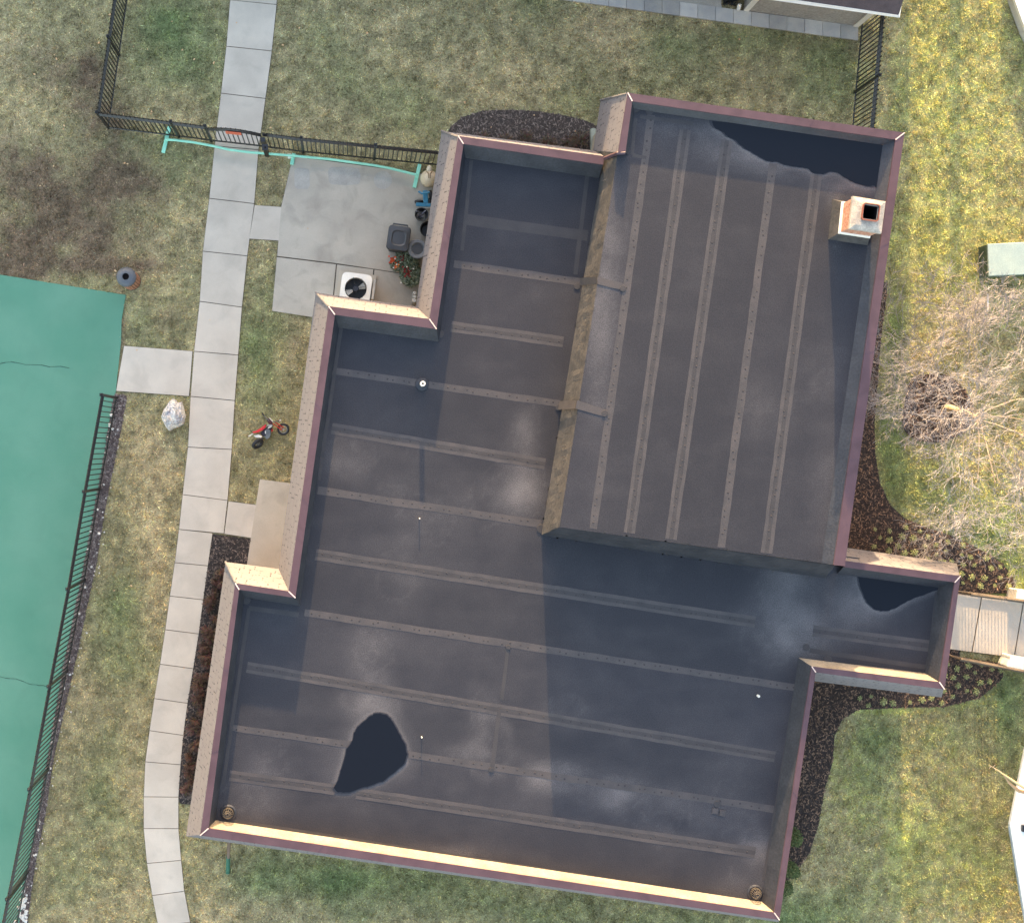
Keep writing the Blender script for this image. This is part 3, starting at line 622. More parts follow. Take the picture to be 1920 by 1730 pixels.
# strip patches crossing the slope
for (p, q2) in (((1087,521,1087,535), (1170,532,1170,545)), ((1049,752,1046,768), (1135,768,1133,781))):
    m = MB(); a0, a1 = P(p[0], p[1], ZD + .009), P(p[2], p[3], ZD + .009)
    ta, tb = P(p[0] + 33, p[1] - 2, ZD2 + .008), P(p[2] + 33, p[3] - 2, ZD2 + .008); e0, e1 = P(q2[0], q2[1], ZD2 + .009), P(q2[2], q2[3], ZD2 + .009)
    off = Vector((-.012, 0, .0)); m.quad(a0, a1, tb + off, ta + off); m.quad(ta, tb, e1, e0); m.build('patch_strip', M_seam, bld)
# T-joint round patches
def ring_patch(x, y, z, r):
    m = MB(); c = P(x, y, z + .010); m.lathe([(r, 0), (r * .97, .005), (r * .8, .006)], c, n=20, capb=False); m.build('round_patch', M_seam2, bld)
for x, y, r in ((1082,537,.075),(1048,764,.08),(1015,991,.11),(953,1213,.06),(921,1443,.06),(779,628,.09),(825,626,.1),(621,700,.07),(462,1125,.1),(884,283,.1),(1118,325,.12),(1512,1213,.08),(1552,1237,.10),(1500,1300,.07),(1345,1507,.08)): ring_patch(x, y, ZD, r)
for x, y, r in ((1168,541,.075),(1134,775,.08),(1192,203,.1),(1218,207,.1),(1636,560,.06)): ring_patch(x, y, ZD2, r)
for x, y in ((1341,1520),(1355,1524)):
    m = MB(); m.box(P(x, y, ZD + .012), (.14, .14, .012), -.12); m.build('square_patch', M_seam, bld)
# raised wrinkles on the tan slope
for k in range(16):
    f = random.uniform(.05, .9); j = random.uniform(.2, .8); A = P(1130,303,ZD).lerp(P(1015,1003,ZD), f); B = topW[0].lerp(topW[1], f); p = A.lerp(B, j) + Vector((-.012, 0, .012))
    m = MB(); dd = Vector((random.uniform(.10, .18), random.uniform(.01, .08), random.uniform(.05,.12))); m.tube([p - dd * .5 , p + Vector((0,0,.01)), p + dd * .5], [.003, .012, .003], 6); m.build('membrane_wrinkle', M_tan, bld, smooth=True)
# vents and drains (parts of the roof)
def vent(x, y, z, r, h, mt=M_white, boot=True):
    m = MB(); c = P(x, y, z); k = (H - z) / (H - z - h)
    c = P(NX + (x - NX) * (H - z - h) / (H - z) * 1.0 if False else x, y, z)
    base = Vector((P(x, y, z + h).x, P(x, y, z + h).y, z))
    m.lathe([(r, 0), (r, h), (r * .45, h), (r * .45, h - .12)], base, n=20, capt=False); m.lathe([(r * .45, h - .1), (r * .45 - .001, h - .101)], base, n=20, mi=1)
    v = m.build('vent_pipe', [mt, M_hole_dark], bld, smooth=True)
    if boot:
        b = MB(); b.lathe([(r * 2.6, .006), (r * 2.4, .03), (r * 1.15, .06), (r * 1.1, .16)], base, n=24, capb=False, capt=False); b.build('pipe_boot', M_flash, v, smooth=True)
vent(793,719,ZD,.062,.42); vent(787,972,ZD,.014,.12,boot=False); vent(791,1383,ZD,.012,.14,boot=False); vent(1423,1305,ZD,.03,.10,boot=False)
def drain(x, y, lean=0):
    c = P(x, y, ZD); r = .125
    base = MB(); base.lathe([(r * 1.6, .006), (r * 1.3, .03), (r * .9, .02), (r * .5, -.02)], c, n=28, capb=False); d = base.build('roof_drain', M_flash, bld, smooth=True)
    cg = MB(); n = 14
    for k in range(n):
        t = 2 * math.pi * k / n; u = Vector((math.cos(t), math.sin(t), 0))
        cg.tube([c + u * r + Vector((0, 0, .02)), c + u * r * .95 + Vector((0, 0, .12)), c + u * r * .6 + Vector((0, 0, .19)), c + u * r * .28 + Vector((0, 0, .21))], .005, 5)
    for rr, zz in ((r, .03), (r * .97, .10), (r * .62, .19), (r * .28, .21)): cg.torus(c + Vector((0, 0, zz)), rr, .008, n=28, m=6)
    cg.build('strainer_cage', mat('strainer_metal', (.10,.09,.075), (.06,.05,.04), 8, .6, metal=.2), d, smooth=True)
drain(428,1523); drain(1416,1673)
# ---- chimney (part of the building)
zt = ZD2 + 1.12
cb = [P(1591,370,ZD2+.36), P(1650,377,ZD2+.36), P(1641,447,ZD2+.36), P(1582,435,ZD2+.36)]
ccx = [P(1600,368,zt), P(1661,378,zt), P(1653,437,zt), P(1594,428,zt)]
base = [Vector((v.x, v.y, ZD2)) for v in ccx]
cen = sum(base, Vector()) / 4
ch = MB(); ins = [cen + (v - cen) * .93 for v in base]
[ch.quad(Vector((ins[(i + 1) % 4].x, ins[(i + 1) % 4].y, ZD2 - .3)), Vector((ins[i].x, ins[i].y, ZD2 - .3)), Vector((ins[i].x, ins[i].y, zt - .10)), Vector((ins[(i + 1) % 4].x, ins[(i + 1) % 4].y, zt - .10))) for i in range(4)]; stack = ch.build('chimney', M_brick, bld)
m = MB(); top = [(v.x, v.y, zt) for v in base]; 
t2 = [cen + (v - cen) * 1.02 for v in base]; inn = [cen + (v - cen) * .72 for v in base]
hole = [cen + (v - cen) * .42 for v in base]; c0 = Vector((cen.x + .04, cen.y + .06, 0)); hole = [Vector((v.x + .05, v.y + .05, 0)) for v in hole]
def lvl(L, z): return [Vector((v.x, v.y, z)) for v in L]
A, B, C, D = lvl(t2, zt - .12), lvl(t2, zt - .03), lvl(inn, zt + .01), lvl(hole, zt + .015); bot = lvl([cen + (v - cen) * .93 for v in base], zt - .12)
for i in range(4):
    j = (i + 1) % 4
    for U, V in ((bot, A), (A, B), (B, C), (C, D)): m.quad(U[j], U[i], V[i], V[j])
m.build('crown', M_crown, stack)
def rrect(cx, cy, hx, hy, r, z, rz, n=5):
    pts = []
    for sx, sy, a0 in ((1, 1, 0), (-1, 1, 90), (-1, -1, 180), (1, -1, 270)):
        for k in range(n + 1):
            a = math.radians(a0 + 90 * k / n); pts.append((sx * (hx - r) + r * math.cos(a), sy * (hy - r) + r * math.sin(a)))
    c, s = math.cos(rz), math.sin(rz); return [Vector((cx + x * c - y * s, cy + x * s + y * c, z)) for x, y in pts]
up_z = Vector((0, 0, 1)); hc = sum(D, Vector()) / 4; hw = .195
m = MB(); o1 = rrect(hc.x, hc.y, hw, hw, .06, zt + .07, -.14); o2 = rrect(hc.x, hc.y, hw - .022, hw - .022, .05, zt + .07, -.14); o0 = lvl(o1, zt - .05); o4 = lvl(o2, zt - .9); nn = len(o1)
for i in range(nn):
    j = (i + 1) % nn; m.quad(o0[i], o0[j], o1[j], o1[i]); m.quad(o1[i], o1[j], o2[j], o2[i]); m.quad(o2[i], o2[j], o2[j] - up_z * .02, o2[i] - up_z * .02); m.quad(o2[i] - up_z * .02, o2[j] - up_z * .02, o4[j], o4[i], 1)
m.add(o4, [tuple(range(nn))], 1); m.build('flue_liner', [M_flue, M_hole_dark], stack)
# white counter flashing and the membrane skirt
m = MB(); F1 = lvl([cen + (v - cen) * 1.0 for v in base], ZD2 + .42); F0 = lvl([cen + (v - cen) * 1.03 for v in base], ZD2 + .36); Fi = lvl([cen + (v - cen) * .93 for v in base], ZD2 + .43)
for i in range(4):
    j = (i + 1) % 4; m.quad(F0[j], F0[i], F1[i], F1[j]); m.quad(F1[j], F1[i], Fi[i], Fi[j])
m.build('metal_flashing', M_white, stack)
m = MB(); S0 = lvl([cen + (v - cen) * 1.30 for v in base], ZD2 + .008); S1 = lvl([cen + (v - cen) * 1.0 for v in base], ZD2 + .37)
for i in range(4):
    j = (i + 1) % 4; m.quad(S0[j], S0[i], S1[i], S1[j])
m.build('membrane_skirt', M_tan, stack)
# ---- closing pieces where the raised block meets the lower copings
m = MB(); A, B1, C1, D1, E1 = P(1112,282.5,2.7), P(1159,285.5,5.0), P(1173,286,5.0), P(1161,289.5,4.85), P(1131,304,3.79)
m.add([A, B1, C1, D1, E1], [(0, 1, 4), (1, 3, 4), (1, 2, 3)]); m.build('end_flashing', M_tan, bld)
m = MB(); m.tube([P(1172,286.5,5.02), P(1159,287,5.02), P(1134,297,4.22)], .045, 5); m.build('coping_return', M_cop, bld, smooth=True)
m = MB(); k1, k2 = P(1563,1060,5.04), P(1584,1062,5.04); m.quad(Vector((k1.x, k1.y, 3.5)), Vector((k2.x, k2.y, 3.5)), k2, k1); k3 = P(1545,1083,3.785); m.add([Vector((k1.x, k1.y, 4.84)), k3, Vector((k1.x, k1.y, 3.6))], [(0, 1, 2)]); m.build('end_flashing', M_flash, bld)
m = MB(); m.prism(P2([(1500,1030),(1612,1046),(1604,1085),(1500,1100)], ZD), ZD - .03, ZD - .004); m.build('deck_corner', M_flash, bld)
# ---- puddles
for nm, pl, z in (('puddle', pud_main, ZD), ('puddle', pud_ne, ZD2), ('puddle', pud_w, ZD)):
    m = MB(); rp = ragged(pl); m.prism(P2(rp, z + .012), z + .003, z + .013)
    gx = sum(a for a, b in rp) / len(rp); gy = sum(b for a, b in rp) / len(rp)
    m.prism(P2([(gx + (a - gx) * 1.035, gy + (b - gy) * 1.035) for a, b in rp], z + .01), z + .003, z + .0095, mi=1); tag(m.build(nm, [M_water, M_damp]), kind='structure')
# ---- downspout with corrugated extension at the south wall
ds = empty('downspout', tuple(P(428,1600,0)), 'brown downspout ending in a green corrugated pipe on the grass by the south wall', 'downspout')
m = MB(); a = P(430,1560,2.4); m.tube([a, P(429,1588,.35), P(428,1608,.10)], .045, 8); m.build('pipe', mat('brown_metal', (.14,.10,.085), None, 3, .5), ds, smooth=True)
m = MB(); a = P(428,1605,.09); b = P(427,1637,.07); n = 30; m.tube([a.lerp(b, k / n) for k in range(n + 1)], [.062 if k % 2 else .05 for k in range(n + 1)], 12); m.build('flexible_extension', mat('green_plastic', (.04,.17,.12), None, 3, .5), ds, smooth=False)
ds2 = MB(); ds2.tube([P(1112,243,0.05), P(1112,262,.1), P(1113,290,.1)], .09, 8); tag(ds2.build('drain_pipe', mat('grey_green_pipe', (.36,.38,.32), None, 3, .6), smooth=True), 'pale grey drain pipe lying against the wall beside the north mulch bed', 'pipe')

# ================================================================== FENCES
def fence(label, pts_px, h, cat='fence', two=True, posts=None, name='metal_fence', sp=.115, curve=None, sign=None):
    W = [P(x, y, 0) for x, y in pts_px]; root = empty(name, tuple(W[0]), label, cat)
    for i in range(len(W) - 1):
        a, b = W[i], W[i + 1]; L = (b - a).length; d = (b - a).normalized(); rz = math.atan2(d.y, d.x); n = max(2, int(L / sp))
        f = (lambda t: 0) if curve is None else curve
        levels = [.12, h - .06] + ([h - .20] if two else [])
        for lv in levels:
            m = MB(); k = 12 if curve else 1
            for s in range(k):
                p = a.lerp(b, s / k); q = a.lerp(b, (s + 1) / k); z0 = lv + (f(s / k) if lv > .3 else 0); z1 = lv + (f((s + 1) / k) if lv > .3 else 0)
                p = p + Vector((0, 0, z0)); q = q + Vector((0, 0, z1)); m.tube([p, q], .03 if lv > .3 else .022, 4)
            m.build('rail', M_black, root)
        m = MB()
        for s in range(1, n):
            t = s / n; p = a.lerp(b, t); top = h + f(t) + .045; m.box(p + Vector((0, 0, (.07 + top) / 2)), (.023, .023, top - .07), rz); m.lathe([(.02, 0), (.012, .03), (.001, .06)], p + Vector((0, 0, top)), n=5)
        m.build('pickets', M_black, root)
    for i, p in enumerate(W):
        if posts is not None and i not in posts: continue
        m = MB(); m.box(p + Vector((0, 0, (h + .08) / 2)), (.064, .064, h + .08)); m.box(p + Vector((0, 0, h + .09)), (.082, .082, .03)); m.lathe([(.03, 0), (.02, .03), (.008, .05)], p + Vector((0, 0, h + .105)), n=10)
        m.build('post', M_black, root)
    return root
fence('black picket fence running up the picture between brown and green grass', [(204,240),(224,105),(245,-40)], 1.75)
fence('black picket fence between the corner post and the walkway gate', [(206,241),(336,257),(397,265)], 1.75, posts=[1,2])
fence('black picket fence between the gate and the shingled building wall', [(499,277),(569,286),(701.6,299),(835,312)], 1.75, posts=[1,2,3])
gt = fence('arched black gate across the sidewalk carrying an orange sign', [(400,265.5),(495,276)], 1.6, cat='gate', posts=[], name='gate', curve=lambda t: .22 * math.sin(math.pi * min(1, t * 1.0)) ** 1.0, sp=.118)
m = MB(); m.box(P(497,276.5,.95), (.11, .11, 1.9)); m.box(P(497,276.5,1.93), (.15, .15, .05)); m.lathe([(.03,0),(.02,.05),(.005,.09)], P(497,276.5,1.95), n=10); m.build('post', M_black, gt)
m = MB(); c = P(437,246,1.72); m.box(c + Vector((0, -.03, -.11)), (.40, .014, .26), -.1); m.build('sign', mat('orange_plastic', (.62,.13,.06), (.55,.11,.05), 3, .5), gt)
fence('tall black picket fence along the edge of the green court', [(219,746),(188,916),(159,1087),(126,1258),(92,1439),(53,1632),(14,1825)], 2.3, sp=.135)
fence('black picket fence with close top rails between the two buildings', [(1614,47),(1602,174),(1592,285)], 1.75, posts=[1])

# ================================================================== NEIGHBOUR BUILDING (its roof mass shades the yard)
M_stucco = mat('grey_siding', (.33,.32,.31), (.29,.28,.275), 1.5, .9, bump=.8, bscale=16, fine=.16)
M_broof = mat('brown_roof', (.085,.06,.06), None, 4, .8, fine=.2)
nb = empty('building', tuple(P(1500,20,0)), 'grey sided neighbouring building with white trim at the top edge', 'building')
hw_ = 2.05
A, B_ = P(1393,20,0), P(1608,51,0); ax = (B_ - A).normalized(); nrm = Vector((-ax.y, ax.x, 0)); up_ = Vector((0, 0, 1))
C = B_ + nrm * 4.0; D = A + nrm * 4.0
m = MB()
for a, b in ((A, B_), (B_, C), (C, D), (D, A)): m.quad(a, b, b + up_ * hw_, a + up_ * hw_)
m.build('wall', M_stucco, nb)
for p, nm in ((A, 1), (B_, 1)):
    m = MB(); m.box(p + up_ * (hw_ / 2) + ax * (.07 if p is A else -.07) - nrm * .014, (.14, .03, hw_), math.atan2(ax.y, ax.x)); m.build('corner_board', M_white, nb)
m = MB(); e0, e1 = A - ax * .3 - nrm * .30, B_ + ax * .32 - nrm * .30; m.quad(e0 + up_ * hw_, e1 + up_ * hw_, e1 + nrm * .35 + up_ * hw_, e0 + nrm * .35 + up_ * hw_)
m.build('soffit', M_white, nb)
m = MB(); m.tube([e0 + up_ * (hw_ + .05), e1 + up_ * (hw_ + .05), e1 + nrm * 4.6 + up_ * (hw_ + .05)], .06, 4); m.build('gutter', M_white, nb)
R0 = (A + D) / 2 + up_ * 3.3; R1 = (B_ + C) / 2 + up_ * 3.3 + ax * .3
f0, f1, g1, g0 = e0 + up_ * (hw_ + .08), e1 + up_ * (hw_ + .08), e1 + nrm * 4.6 + up_ * (hw_ + .08), e0 + nrm * 4.6 + up_ * (hw_ + .08)
m = MB(); m.quad(f0, f1, R1, R0); m.quad(g1, g0, R0, R1); m.add([f1, g1, R1], [(0, 1, 2)]); m.build('roof', M_broof, nb)
# main block behind, mostly out of the picture: long gable roof
bE = Vector((14.95, 13.9, 0)); bW = bE - ax * 34
ridgeZ = 5.02
def ridge_y(x): return 17.5 - .14 * (x - 1.9)
RE = Vector((14.5, ridge_y(14.5), ridgeZ)); RW = Vector((-19, ridge_y(-19), ridgeZ)); rax = (RE - RW).normalized(); rn = Vector((-rax.y, rax.x, 0)) 
q = [RE - rn * 3.6, RW - rn * 3.6, RW + rn * 3.6, RE + rn * 3.6]; q = [Vector((v.x, v.y, 0)) for v in q]
m = MB(); m.quad(q[1], q[0], q[0] + up_ * 2.5, q[1] + up_ * 2.5); m.quad(q[3], q[2], q[2] + up_ * 2.5, q[3] + up_ * 2.5)
for a, b, r in ((q[0], q[3], RE), (q[2], q[1], RW)): m.add([a, b, b + up_ * 2.5, r, a + up_ * 2.5], [(0, 1, 2, 3, 4)])
m.build('wall', M_stucco, nb)
z_ = up_ * 2.38; m = MB(); k0 = q[1] - rn * .25 + z_; k1 = q[0] - rn * .25 + z_; k2 = q[3] + rn * .25 + z_; k3 = q[2] + rn * .25 + z_; th = up_ * .05
m.quad(k0, k1, RE + th, RW + th); m.quad(k2, k3, RW + th, RE + th); m.build('roof', M_broof, nb)
# paver border, beige pad and white downpipe at the neighbour's wall
m = MB(); n = 17
lo0, lo1 = P(1040,-1,0), P(1608,77,0); hi0, hi1 = P(1040,-27,0), P(1608,51,0)
for k in range(n):
    a, b, c, d = lo0.lerp(lo1, (k + .01) / n), lo0.lerp(lo1, (k + .99) / n), hi0.lerp(hi1, (k + .99) / n), hi0.lerp(hi1, (k + .01) / n)
    m.prism([(v.x, v.y) for v in (a, b, c, d)], -.05, .06 + random.uniform(-.004, .004))
tag(m.build('paver_border', M_paver), kind='structure')
m = MB(); m.prism(P2([(1150,-60),(1350,-60),(1352,17.4),(1180,-6),(1150,-12)], 0), -.05, .045); tag(m.build('neighbour_pad', mat('pad_concrete', (.40,.385,.36), (.34,.33,.31), 1.5, .85), None), kind='structure')
m = MB(); m.tube([P(1384,17,0.02), P(1385,17,.22), P(1387,8,.30)], .05, 6); tag(m.build('downpipe', M_white, smooth=True), 'short white downpipe elbow on the pavers beside the wall corner', 'pipe')
sh = empty('shrub', tuple(P(1375,8,0)), 'dark leafless shrub squeezed between the pad and the wall corner', 'shrub')
m = MB()
for k in range(260):
    b0 = P(1372 + random.uniform(-16, 6), random.uniform(-25, 11), 0); t = b0 + Vector((random.uniform(-.12, .16), random.uniform(-.1, .16), random.uniform(.1, .45))); m.tube([b0, t], [.012, .004], 4, col=(random.uniform(.02, .05),) * 3)
m.build('branches', M_col, sh)

# ================================================================== YARD OBJECTS
def M3(rx=0, ry=0, rz=0): return Matrix.Rotation(rz, 3, 'Z') @ Matrix.Rotation(ry, 3, 'Y') @ Matrix.Rotation(rx, 3, 'X')
# litter bin with timber slats
c = P(247,527,0); tb = empty('litter_bin', tuple(c), 'round litter bin with brown wooden slats and grey lid on the grass', 'trash can')
m = MB()
for k in range(20):
    t = 2 * math.pi * k / 20; u = Vector((math.cos(t), math.sin(t), 0)); m.box(c + u * .235 + Vector((0, 0, .44)), (.022, .058, .82), t)
m.build('slats', mat('timber_slat', (.42,.215,.14), (.33,.16,.10), 6, .7, island=.15), tb)
m = MB(); m.lathe([(.215, .03), (.215, .86)], c, n=28); m.torus(c + Vector((0, 0, .88)), .235, .02, n=28); m.torus(c + Vector((0, 0, .05)), .235, .02, n=28); m.build('liner', M_black, tb)
m = MB(); m.lathe([(.255, .90), (.262, .93), (.235, .985), (.165, 1.03), (.105, 1.05), (.09, 1.05), (.088, .95)], c, n=36, capb=False, capt=False); m.lathe([(.0885, .96), (.088, .955)], c, n=36, mi=1)
m.build('lid', [mat('grey_lid', (.095,.105,.13), (.08,.09,.11), 3, .5), M_hole_dark], tb, smooth=True)
# boulder
c = P(327,782,0); bm = bmesh.new(); bmesh.ops.create_icosphere(bm, subdivisions=5, radius=1)
out_px = [(325,747),(330,750),(334,755),(341,753),(344,762),(348,781),(344,795),(336,800),(326,803),(318,808),(311,801),(305,789),(302,781),(307,769),(317,753)]
ow = [P(x, y, .12) - c for x, y in out_px]
def rad(a):
    best = 0
    for i in range(len(ow)):
        p, q = ow[i], ow[(i + 1) % len(ow)]; d = Vector((math.cos(a), math.sin(a))); s = Vector((q.x - p.x, q.y - p.y)); det = d.x * -s.y + s.x * d.y
        if abs(det) < 1e-9: continue
        t = (p.x * -s.y + s.x * p.y) / det; u = (d.x * p.y - d.y * p.x) / det
        if t > 0 and -.01 <= u <= 1.01: best = max(best, t)
    return best or .3
from mathutils import noise as mn
for v in bm.verts:
    a = math.atan2(v.co.y, v.co.x); r = rad(a); h = math.hypot(v.co.x, v.co.y); p = v.co.copy()
    rr = r * (h ** .75); z = max(-.05, v.co.z * .42 + .06); f = mn.voronoi(p * 2.3)[0]; dd = (f[1] - f[0]) * .16 + mn.fractal(p * 4, 1, 2, 4) * .035
    v.co = Vector((math.cos(a) * rr, math.sin(a) * rr, z * (1 + dd * 1.5) + dd * .5 if z > 0 else z))
me = bpy.data.meshes.new('boulder'); bm.to_mesh(me); bm.free(); me.materials.append(mat('white_rock', (.78,.74,.68), (.40,.40,.46), 4, .8, bump=1.0, bscale=22, fine=.18))
bo = bpy.data.objects.new('boulder', me); COL.objects.link(bo); bo.location = c; tag(bo, 'big jagged white boulder on the grass beside the sidewalk', 'boulder')
# mint pipe barrier
M_mint = mat('mint_paint', (.30,.72,.58), (.26,.66,.53), 3, .45, fine=.04)
br = empty('pipe_barrier', tuple(P(548,295,0)), 'long mint green pipe barrier on low feet in front of the black gate', 'barrier')
for (a, b, z) in (((318,238),(306,287),.07), ((551,288),(547,309),.07), ((787,308),(777,352),.07)):
    m = MB(); m.box((P(*a, z) + P(*b, z)) / 2, ((P(*b, z) - P(*a, z)).length, .10, .07), math.atan2(-(b[1] - a[1]), b[0] - a[0])); m.build('foot', M_mint, br, bevel=.01)
for x, y in ((312,262),(549,297),(781,332)):
    m = MB(); m.tube([P(x, y, .05), P(x, y, .2)], .03, 8); m.build('upright', M_mint, br, smooth=True)
m = MB(); m.tube([P(x, y, .2) for x, y in ((312,262),(330,263),(362,267),(395,273),(430,281),(470,286),(549,292),(620,299),(700,310),(728,315),(781,328))], .034, 10); m.build('rail', M_mint, br, smooth=True)
m = MB(); m.tube([P(x, y, .09) for x, y in ((306,252),(311,262),(318,266),(316,244),(309,248))], .008, 5); m.build('cord', mat('teal_cord', (.05,.30,.24), None, 3, .7), br)
m = MB(); m.box(P(543,293,.06), (.10, .12, .12), .1); m.box(P(543,291,.13), (.06, .05, .02)); tag(m.build('standpipe', M_white, bevel=.02), 'small white capped pipe in the soil by the middle foot of the mint barrier', 'pipe')
# condenser
cz = .82; ac = empty('air_conditioner', tuple(P(665,542,0)), 'white square air conditioner unit with round fan grille on the patio', 'air conditioner')
ctr = P(667,541,cz); rz = -.13; hwv = .40
m = MB(); o_ = [ctr + Matrix.Rotation(rz, 3, 'Z') @ (Vector((math.cos(t), math.sin(t), 0)) * hwv / ((abs(math.cos(t)) ** 7 + abs(math.sin(t)) ** 7) ** (1 / 7))) for t in [2 * math.pi * k / 64 for k in range(64)]]; nn = len(o_)
inn_ = [Vector((ctr.x + math.cos(rz) * 0 + .285 * math.cos(math.atan2(v.y - ctr.y, v.x - ctr.x)), ctr.y + .285 * math.sin(math.atan2(v.y - ctr.y, v.x - ctr.x)), cz + .012)) for v in o_]
for i in range(nn):
    j = (i + 1) % nn; m.quad(o_[i], o_[j], inn_[j], inn_[i]); m.quad(lvl(o_, cz - .06)[i], lvl(o_, cz - .06)[j], o_[j], o_[i]); m.quad(inn_[i], inn_[j], inn_[j] - up_ * .25, inn_[i] - up_ * .25)
m.build('top_panel', M_white, ac)
m = MB(); b_ = rrect(ctr.x, ctr.y, hwv - .015, hwv - .015, .12, .1, rz, 6); nn = len(b_)
for i in range(nn):
    j = (i + 1) % nn; m.quad(b_[i], b_[j], lvl(b_, cz - .06)[j], lvl(b_, cz - .06)[i])
m.build('cabinet', mat('grey_louver', (.42,.42,.42), (.34,.34,.34), 6, .6), ac)
m = MB(); m.lathe([(.285, cz - .30), (.001, cz - .301)], (ctr.x, ctr.y, 0), n=32); m.build('fan_well', M_black, ac)
for k in range(2):
    m = MB(); a0 = .38 + math.pi * k; u = Vector((math.cos(a0), math.sin(a0), 0)); v = Vector((-u.y, u.x, 0)); b0 = Vector((ctr.x, ctr.y, cz - .14))
    P4 = [b0 + u * .09 + v * .035, b0 + u * .25 + v * .085 + up_ * .03, b0 + u * .27 - v * .03, b0 + u * .24 - v * .085 - up_ * .04, b0 + u * .09 - v * .04 - up_ * .02]
    m.add(P4 + [p - up_ * .006 for p in P4], [(0, 1, 2, 3, 4), (9, 8, 7, 6, 5)] + [(i, 5 + i, 5 + (i + 1) % 5, (i + 1) % 5) for i in range(5)]); m.build('fan_blade', mat('fan_blade_metal', (.75,.75,.75), (.65,.65,.65), 5, .4), ac)
m = MB(); m.lathe([(.085, -.1), (.085, -.02), (.07, 0)], ctr, n=24); m.build('motor', M_flash, ac, smooth=True)
m = MB()
for r_ in (.285, .262, .24, .218, .196, .174, .152, .13, .11): m.torus(ctr + up_ * .018, r_, .0022, n=36, m=4)
for k in range(8):
    t = k * math.pi / 4 + .2; m.tube([ctr + Vector((math.cos(t) * .08, math.sin(t) * .08, .02)), ctr + Vector((math.cos(t) * .30, math.sin(t) * .30, .02))], .004, 4)
m.build('grille', M_black, ac)
m = MB(); m.box(P(700,545,.45), (.07, .52, .6), rz); m.build('service_panel', mat('panel_grey', (.5,.5,.48), None, 4, .5), ac, bevel=.008)
m = MB(); m.box((ctr.x, ctr.y, .07), (1.0, 1.0, .08), rz); m.build('base_pad', M_concb, ac)
# wheeled bin
M_dk = mat('charcoal_plastic', (.045,.048,.055), (.035,.037,.042), 3, .45, fine=.05)
wb = empty('wheeled_bin', tuple(P(747,452,0)), 'charcoal wheeled bin with closed lid on the patio, touching the flowering plant', 'trash can')
_c = P(747.5,447,.92); cc = Vector((_c.x, _c.y, 0)); rzb = -.14
m = MB(); lo = rrect(cc.x, cc.y, .22, .25, .05, .04, rzb); hi = rrect(cc.x, cc.y, .28, .31, .06, .92, rzb); nn = len(lo)
for i in range(nn):
    j = (i + 1) % nn; m.quad(lo[i], lo[j], hi[j], hi[i])
m.add(lo[::-1], [tuple(range(nn))]); m.build('body', M_dk, wb, smooth=True)
m = MB(); L1 = rrect(cc.x, cc.y, .295, .325, .09, .92, rzb); L2 = rrect(cc.x, cc.y, .28, .31, .09, .965, rzb); L3 = rrect(cc.x, cc.y, .19, .20, .12, .985, rzb); L4 = rrect(cc.x, cc.y, .16, .17, .12, .965, rzb)
for U, V in ((L1, L2), (L2, L3), (L3, L4)):
    for i in range(nn):
        j = (i + 1) % nn; m.quad(U[i], U[j], V[j], V[i])
m.add(L4, [tuple(range(nn))]); m.build('lid', M_dk, wb, smooth=True)
m = MB(); hd = Vector((-math.sin(rzb), math.cos(rzb), 0)); sd = Vector((hd.y, -hd.x, 0)); q0 = cc + hd * .33 + up_ * .93
m.tube([q0 - sd * .20 - hd * .06, q0 - sd * .19 + hd * .03, q0 + sd * .19 + hd * .03, q0 + sd * .20 - hd * .06], .022, 8); m.build('handle', M_dk, wb, smooth=True)
for sg in (-1, 1):
    m = MB(); m.torus(cc + hd * .26 + sd * .25 * sg + up_ * .12, .085, .03, M3(0, math.pi / 2, rzb)); m.build('wheel', M_black, wb, smooth=True)
# round grey can
_c = P(783,467,.8); rc = Vector((_c.x, _c.y, 0)); rb = empty('round_bin', tuple(rc), 'round grey rubbish bin with dished lid beside the flowering plant', 'trash can')
m = MB(); m.lathe([(.19, .02), (.235, .80)], rc, n=32); m.build('body', M_dk, rb, smooth=True)
m = MB(); m.lathe([(.25, .78), (.258, .82), (.235, .845), (.17, .84), (.145, .80), (.12, .795), (.001, .80)], rc, n=40, capb=False, capt=False); m.build('lid', mat('grey_plastic', (.13,.145,.17), (.11,.12,.14), 6, .5), rb, smooth=True)
for k in range(10):
    pass
# cream tank with strap handle
c = P(803,338,0); kt = empty('domed_tank', tuple(c), 'cream domed tank with brown forked strap near the end of the mint barrier', 'tank')
m = MB(); m.lathe([(.17, 0), (.205, .05), (.215, .22), (.225, .24), (.22, .30), (.19, .42), (.13, .52), (.06, .57), (.001, .58)], c, n=36, capt=False); m.build('shell', mat('cream_plastic', (.66,.56,.42), (.58,.49,.37), 3, .5), kt, smooth=True)
m = MB(); m.lathe([(.07, 0), (.075, .06), (.05, .13), (.02, .15)], c + Vector((0, .17, .44)), n=18, M=M3(-.9, 0, 0)); m.build('spout', mat('cream_spout', (.68,.60,.48), None, 3, .5), kt, smooth=True)
mb_s = mat('brown_strap', (.20,.13,.06), None, 3, .6)
m = MB(); m.tube([c + Vector((-.075, .14, .50)), c + Vector((-.02, .06, .585)), c + Vector((-.02, -.06, .575))], .011, 6); m.tube([c + Vector((.085, .15, .49)), c + Vector((.02, .06, .585)), c + Vector((.02, -.06, .575))], .011, 6); m.build('strap', mb_s, kt, smooth=True)
m = MB(); m.lathe([(.022, 0), (.022, .02)], c + Vector((-.12, -.165, .27)), n=12, M=M3(1.3, 0, -.6)); m.build('plug', M_black, kt)
